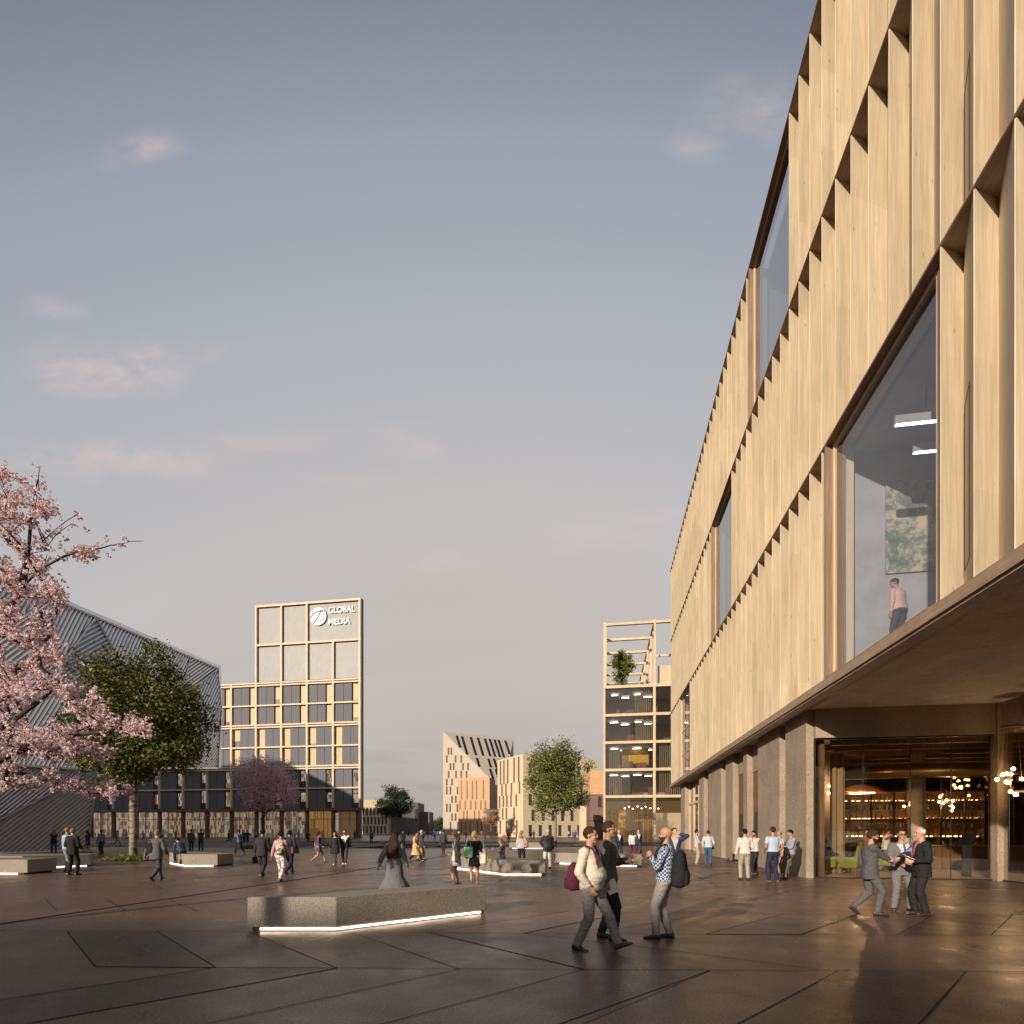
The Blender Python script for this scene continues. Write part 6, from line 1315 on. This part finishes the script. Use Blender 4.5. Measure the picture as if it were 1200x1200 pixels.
    far = [(137, 991, 20, (.4, .42, .5), (.3, .32, .4), 'pale blurred walker behind the trunk of the large green tree'), (160, 984, 90, (.12, .15, .22), (.03, .03, .04), 'distant figure directly right of the patterned tree trunk'), (167.5, 984, 60, (.3, .42, .45), (.03, .03, .05), 'distant figure in teal with a dark rucksack near the shops'), (177, 983, 90, (.25, .4, .42), (.04, .04, .06), 'distant figure in a turquoise shirt near the shops'),
           (191, 984, 120, (.4, .42, .36), (.1, .1, .1), 'distant figure right of the fair haired man by the shops'), (196, 983, 80, (.6, .55, .45), (.5, .45, .38), 'distant figure all in cream at the shop window'), (268, 988, 20, (.02, .025, .05), (.04, .06, .12), 'figure in navy walking past the brown column'), (286, 988, 90, (.1, .13, .18), (.02, .02, .03), 'left one of two figures behind the man in the blue shirt'), (290, 988, 100, (.03, .04, .07), (.02, .02, .04), 'right one of two figures behind the man in the blue shirt'),
           (361, 988, 110, (.03, .05, .13), (.02, .02, .05), 'figure in royal blue in front of the brown column'), (340.5, 982, 80, (.4, .4, .4), (.1, .1, .1), 'pale figure inside the shop left of the blue figure'), (345.5, 982, 80, (.45, .5, .52), (.1, .1, .12), 'second pale figure inside the shop'), (349.5, 985, 75, (.12, .2, .16), (.12, .13, .15), 'figure in green before the shop glass'), (435.5, 989.5, 130, (.05, .09, .16), (.02, .02, .03), 'stooping figure with a blue bag left of the round green tree'),
           (501.5, 983.5, 90, (.05, .07, .15), (.4, .42, .45), 'figure in navy and pale trousers in the far crowd'), (506, 982, 80, (.1, .15, .25), (.05, .06, .1), 'leftmost blue figure of the far crowd'), (509.5, 984.5, 95, (.3, .4, .5), (.03, .03, .06), 'figure in a pale blue top in the far crowd'), (513, 981.5, 90, (.08, .1, .2), (.05, .05, .08), 'navy figure right of the pale blue one in the far crowd'), (516, 981, 90, (.35, .45, .55), (.1, .12, .2), 'figure nearest the white tower in the far crowd'), (479, 980, 90, (.03, .05, .1), (.02, .03, .05), 'tiny figure between the person in black and the camel coat'),
           (546, 982, 90, (.02, .02, .04), (.02, .02, .03), 'tiny dark figure before the orange block'), (537.5, 980.5, 70, (.25, .35, .5), (.05, .05, .1), 'tiny blue figure at the corner of the orange block'), (564.5, 981, 90, (.4, .08, .08), (.1, .1, .12), 'tiny figure in red near the small pink cherry'), (568.5, 983, 90, (.5, .45, .45), (.3, .3, .35), 'tiny pale figure under the small pink cherry'), (583, 981, 80, (.4, .38, .36), (.1, .1, .12), 'tiny grey figure right of the small pink cherry'),
           (622, 982.5, 90, (.12, .13, .16), (.04, .04, .05), 'left one of two grey figures before the cream block'), (625.5, 982.5, 90, (.25, .27, .32), (.05, .05, .07), 'right one of two grey figures before the cream block'), (656, 980.5, 40, (.05, .25, .4), (.03, .05, .1), 'turquoise figure right of the birch trunk'), (661.5, 981, 100, (.7, .68, .65), (.1, .1, .15), 'white shirted figure right of the birch trunk'), (666.5, 981.5, 90, (.3, .35, .45), (.05, .05, .08), 'pale blue figure left of the pylon'), (671.5, 982.5, 60, (.06, .1, .25), (.05, .05, .1), 'leaning navy figure left of the pylon'), (676.5, 982, 90, (.05, .1, .3), (.3, .3, .35), 'cobalt blue figure left of the pylon'), (685, 981.5, 90, (.12, .3, .5), (.3, .05, .06), 'bright blue figure right of the pylon')]
    far += [(650, 981, 70, (.3, .1, .1), (.05, .05, .06), 'tiny figure in dull red close left of the birch trunk'), (674, 984.5, 110, (.1, .1, .12), (.03, .03, .04), 'dark figure nearest us of the group left of the pylon'), (489.5, 981, 90, (.12, .16, .25), (.04, .05, .08), 'tiny slate blue figure under the first round skyline tree'), (497, 982.5, 80, (.5, .5, .52), (.1, .1, .12), 'tiny pale figure under the widest skyline tree'),
            (556, 983, 100, (.1, .1, .14), (.04, .04, .06), 'tiny charcoal figure between the orange block and the small pink cherry'), (605, 982, 90, (.2, .2, .24), (.05, .05, .07), 'tiny slate figure right of the one in the red jacket'), (148, 984, 80, (.5, .4, .34), (.1, .08, .08), 'distant figure in beige just left of the patterned tree trunk'), (206, 984, 90, (.1, .1, .14), (.03, .03, .04), 'distant dark figure by the shops left of the crouching man'),
            (299.5, 986, 90, (.2, .25, .3), (.04, .04, .05), 'small figure seen just left of the man in the dark brown suit'), (378, 984.5, 60, (.35, .3, .3), (.08, .08, .1), 'small figure at the glass behind the woman in purple'), (416, 984, 100, (.06, .08, .12), (.03, .03, .04), 'small dark figure under the right corner of the tower block')]
    for i, (x, y, h, c1, c2, lb) in enumerate(far): P(lb, x, y, h, 1.74, ('walk', 'relax', 'short')[i % 3], top=c1, bot=c2, kind='shirt', det=0, hair=('short', 'black'), group='small figures far off on the plaza')

# ------------------------------------------------------------ sky, sun, camera
SUN_EL, SUN_DIR = R(15.5), V((-.588, -.809, 0)).normalized()
def world():
    w = bpy.data.worlds.new('World'); sc.world = w; w.use_nodes = True; t = w.node_tree; t.nodes.clear(); L = t.links.new
    o = t.nodes.new('ShaderNodeOutputWorld'); bg = N(t, 'Background'); bg.inputs[1].default_value = SKY_STR; L(bg.outputs[0], o.inputs[0])
    sk = N(t, 'TexSky', sky_type='NISHITA', sun_disc=False, sun_elevation=SUN_EL, sun_rotation=SKYROT, air_density=1.0, dust_density=2.2, ozone_density=1.4, altitude=50)
    tc = N(t, 'TexCoord'); sx = N(t, 'SeparateXYZ'); L(tc.outputs['Generated'], sx.inputs[0])
    # haze layer: greyer towards the horizon, with thin evening clouds in it
    rp = N(t, 'ValToRGB'); e = rp.color_ramp.elements; 
    ay = N(t, 'Math', operation='ABSOLUTE'); L(sx.outputs[1], ay.inputs[0]); oy = N(t, 'Math', operation='SUBTRACT'); oy.inputs[0].default_value = 1; L(ay.outputs[0], oy.inputs[1])  # corner vignetting put into the sky: darker away from the view axis
    y7 = N(t, 'Math', operation='MULTIPLY'); y7.inputs[1].default_value = .7; L(oy.outputs[0], y7.inputs[0]); tz = N(t, 'Math', operation='MULTIPLY_ADD', use_clamp=True); tz.inputs[1].default_value = .3; L(sx.outputs[2], tz.inputs[0]); L(y7.outputs[0], tz.inputs[2]); L(tz.outputs[0], rp.inputs[0])
    stops = [(0.0, (.4, .355, .315)), (.1, (.52, .45, .385)), (.25, (.52, .485, .465)), (.38, (.425, .43, .455)), (.5, (.31, .34, .4)), (.62, (.14, .158, .2)), (1, (.085, .1, .14))]
    for i, (p, c) in enumerate(stops):
        q = e[i] if i < 2 else e.new(p); q.position = p; q.color = rgba(c)
    sc_ = N(t, 'VectorMath', operation='SCALE'); sc_.inputs['Scale'].default_value = 1 / SKY_STR; L(rp.outputs[0], sc_.inputs[0])
    mx = N(t, 'Mix', data_type='RGBA'); mx.inputs[0].default_value = .85; L(sk.outputs[0], mx.inputs[6]); L(sc_.outputs[0], mx.inputs[7])
    # clouds: soft banks at fixed bearings, broken up by noise
    iv = N(t, 'Math', operation='DIVIDE'); iv.inputs[0].default_value = 1; mxy = N(t, 'Math', operation='MAXIMUM'); mxy.inputs[1].default_value = .02; L(sx.outputs[1], mxy.inputs[0]); L(mxy.outputs[0], iv.inputs[1])
    cv = N(t, 'VectorMath', operation='SCALE'); L(tc.outputs['Generated'], cv.inputs[0]); L(iv.outputs[0], cv.inputs['Scale'])
    wz = N(t, 'TexNoise', _Scale=5, _Detail=5, _Roughness=.6); L(cv.outputs[0], wz.inputs['Vector']); wsub = N(t, 'VectorMath', operation='MULTIPLY_ADD'); wsub.inputs[1].default_value = (.22, 0, .1); L(wz.outputs['Color'], wsub.inputs[0]); L(cv.outputs[0], wsub.inputs[2])
    acc = None
    for (cx_, cz_, rx, rz, am) in CLOUDS:
        u0, v0 = (cx_ - 600) / F + .11, (HZ - cz_) / F + .05; a_ = N(t, 'VectorMath', operation='MULTIPLY_ADD'); L(wsub.outputs[0], a_.inputs[0]); kx, kz = F / rx, F / rz
        a_.inputs[1].default_value = (kx, 0, kz); a_.inputs[2].default_value = (-u0 * kx, 0, -v0 * kz); ln = N(t, 'VectorMath', operation='LENGTH'); L(a_.outputs[0], ln.inputs[0])
        m_ = N(t, 'MapRange', interpolation_type='SMOOTHSTEP'); m_.inputs[1].default_value = 1.5; m_.inputs[2].default_value = .0; m_.inputs[3].default_value = 0; m_.inputs[4].default_value = am; L(ln.outputs['Value'], m_.inputs[0])
        if acc is None: acc = m_.outputs[0]
        else: ad_ = N(t, 'Math', operation='MAXIMUM'); L(acc, ad_.inputs[0]); L(m_.outputs[0], ad_.inputs[1]); acc = ad_.outputs[0]
    mp = N(t, 'Mapping'); mp.inputs['Scale'].default_value = (1, 1, 2.6); L(cv.outputs[0], mp.inputs[0])
    nz = N(t, 'TexNoise', _Scale=6.5, _Detail=9, _Roughness=.62, _Distortion=.4); L(mp.outputs[0], nz.inputs['Vector'])
    cr = N(t, 'ValToRGB'); q = cr.color_ramp.elements; q[0].position = .36; q[0].color = (0, 0, 0, 1); q[1].position = .64; q[1].color = (1, 1, 1, 1); L(nz.outputs['Fac'], cr.inputs[0])
    m2 = N(t, 'Math', operation='MULTIPLY'); L(cr.outputs[0], m2.inputs[0]); L(acc, m2.inputs[1])
    cc = N(t, 'VectorMath', operation='SCALE'); cc.inputs[0].default_value = (.6, .485, .45); cc.inputs['Scale'].default_value = 1 / SKY_STR
    mc = N(t, 'Mix', data_type='RGBA'); L(m2.outputs[0], mc.inputs[0]); L(mx.outputs[2], mc.inputs[6]); L(cc.outputs[0], mc.inputs[7])
    # a low band of grey-violet cloud near the horizon
    n2 = N(t, 'TexNoise', _Scale=2.2, _Detail=6, _Roughness=.5); m3 = N(t, 'Mapping'); m3.inputs['Scale'].default_value = (1.2, 1.2, 9); L(tc.outputs['Generated'], m3.inputs[0]); L(m3.outputs[0], n2.inputs['Vector'])
    c2 = N(t, 'ValToRGB'); q = c2.color_ramp.elements; q[0].position = .46; q[0].color = (0, 0, 0, 1); q[1].position = .62; q[1].color = (1, 1, 1, 1); L(n2.outputs['Fac'], c2.inputs[0])
    hb = N(t, 'ValToRGB'); q = hb.color_ramp.elements; q[0].position = .02; q[0].color = (.6, .6, .6, 1); q[1].position = .3; q[1].color = (0, 0, 0, 1); L(sx.outputs[2], hb.inputs[0])
    m4 = N(t, 'Math', operation='MULTIPLY'); L(c2.outputs[0], m4.inputs[0]); L(hb.outputs[0], m4.inputs[1]); c3 = N(t, 'VectorMath', operation='SCALE'); c3.inputs[0].default_value = (.31, .28, .28); c3.inputs['Scale'].default_value = 1 / SKY_STR
    md = N(t, 'Mix', data_type='RGBA'); L(m4.outputs[0], md.inputs[0]); L(mc.outputs[2], md.inputs[6]); L(c3.outputs[0], md.inputs[7]); L(md.outputs[2], bg.inputs[0])
CLOUDS = [(125, 430, 95, 34, .85), (170, 172, 52, 22, .5), (62, 358, 34, 13, .5), (110, 540, 170, 22, .7), (310, 520, 90, 16, .35), (470, 517, 45, 16, .4), (250, 408, 45, 14, .3), (690, 632, 70, 20, .4), (890, 125, 90, 40, .35), (820, 178, 40, 20, .3), (520, 662, 80, 14, .35), (770, 603, 60, 14, .3), (20, 525, 40, 14, .4), (400, 560, 200, 10, .2)]
SKY_STR = .1; SKYROT = math.atan2(SUN_DIR.x, SUN_DIR.y); CLX, CLY = 3.1, .4
def sun_cam():
    l = bpy.data.lights.new('sun', 'SUN'); l.energy = 4.9; l.angle = R(.6); l.color = (1, .87, .70); o = bpy.data.objects.new('sun', l); COL.objects.link(o)
    d = V((SUN_DIR.x * math.cos(SUN_EL), SUN_DIR.y * math.cos(SUN_EL), math.sin(SUN_EL))); o.rotation_euler = d.to_track_quat('Z', 'Y').to_euler(); o.location = (0, -20, 60)
    c = bpy.data.cameras.new('camera'); c.sensor_width = 36; c.lens = 36 * F / 1200; c.shift_y = (HZ - 600) / 1200; c.clip_end = 6000; c.clip_start = .1
    o = bpy.data.objects.new('camera', c); COL.objects.link(o); o.location = (0, 0, EYE); o.rotation_euler = (R(90), 0, 0); sc.camera = o
    sc.view_settings.view_transform = 'Standard'; sc.view_settings.look = 'None'; sc.view_settings.exposure = EXPO; sc.view_settings.gamma = 1
    sc.cycles.use_denoising = True; sc.cycles.max_bounces = 8; sc.cycles.transparent_max_bounces = 16; sc.cycles.caustics_reflective = False; sc.cycles.caustics_refractive = False; sc.cycles.sample_clamp_indirect = 4
EXPO = 0.25
import time as _t
_a = _t.time()
for fn in (all_people, lobby_things, main_building, benches, ground, tower, frame_building, far_blocks, ribbed_hall, trees, near_cherry, unseen_city, world, sun_cam):
    _b = _t.time(); fn(); print('BUILT %s %.1fs' % (fn.__name__, _t.time() - _b))
print('TOTAL %.1f' % (_t.time() - _a))
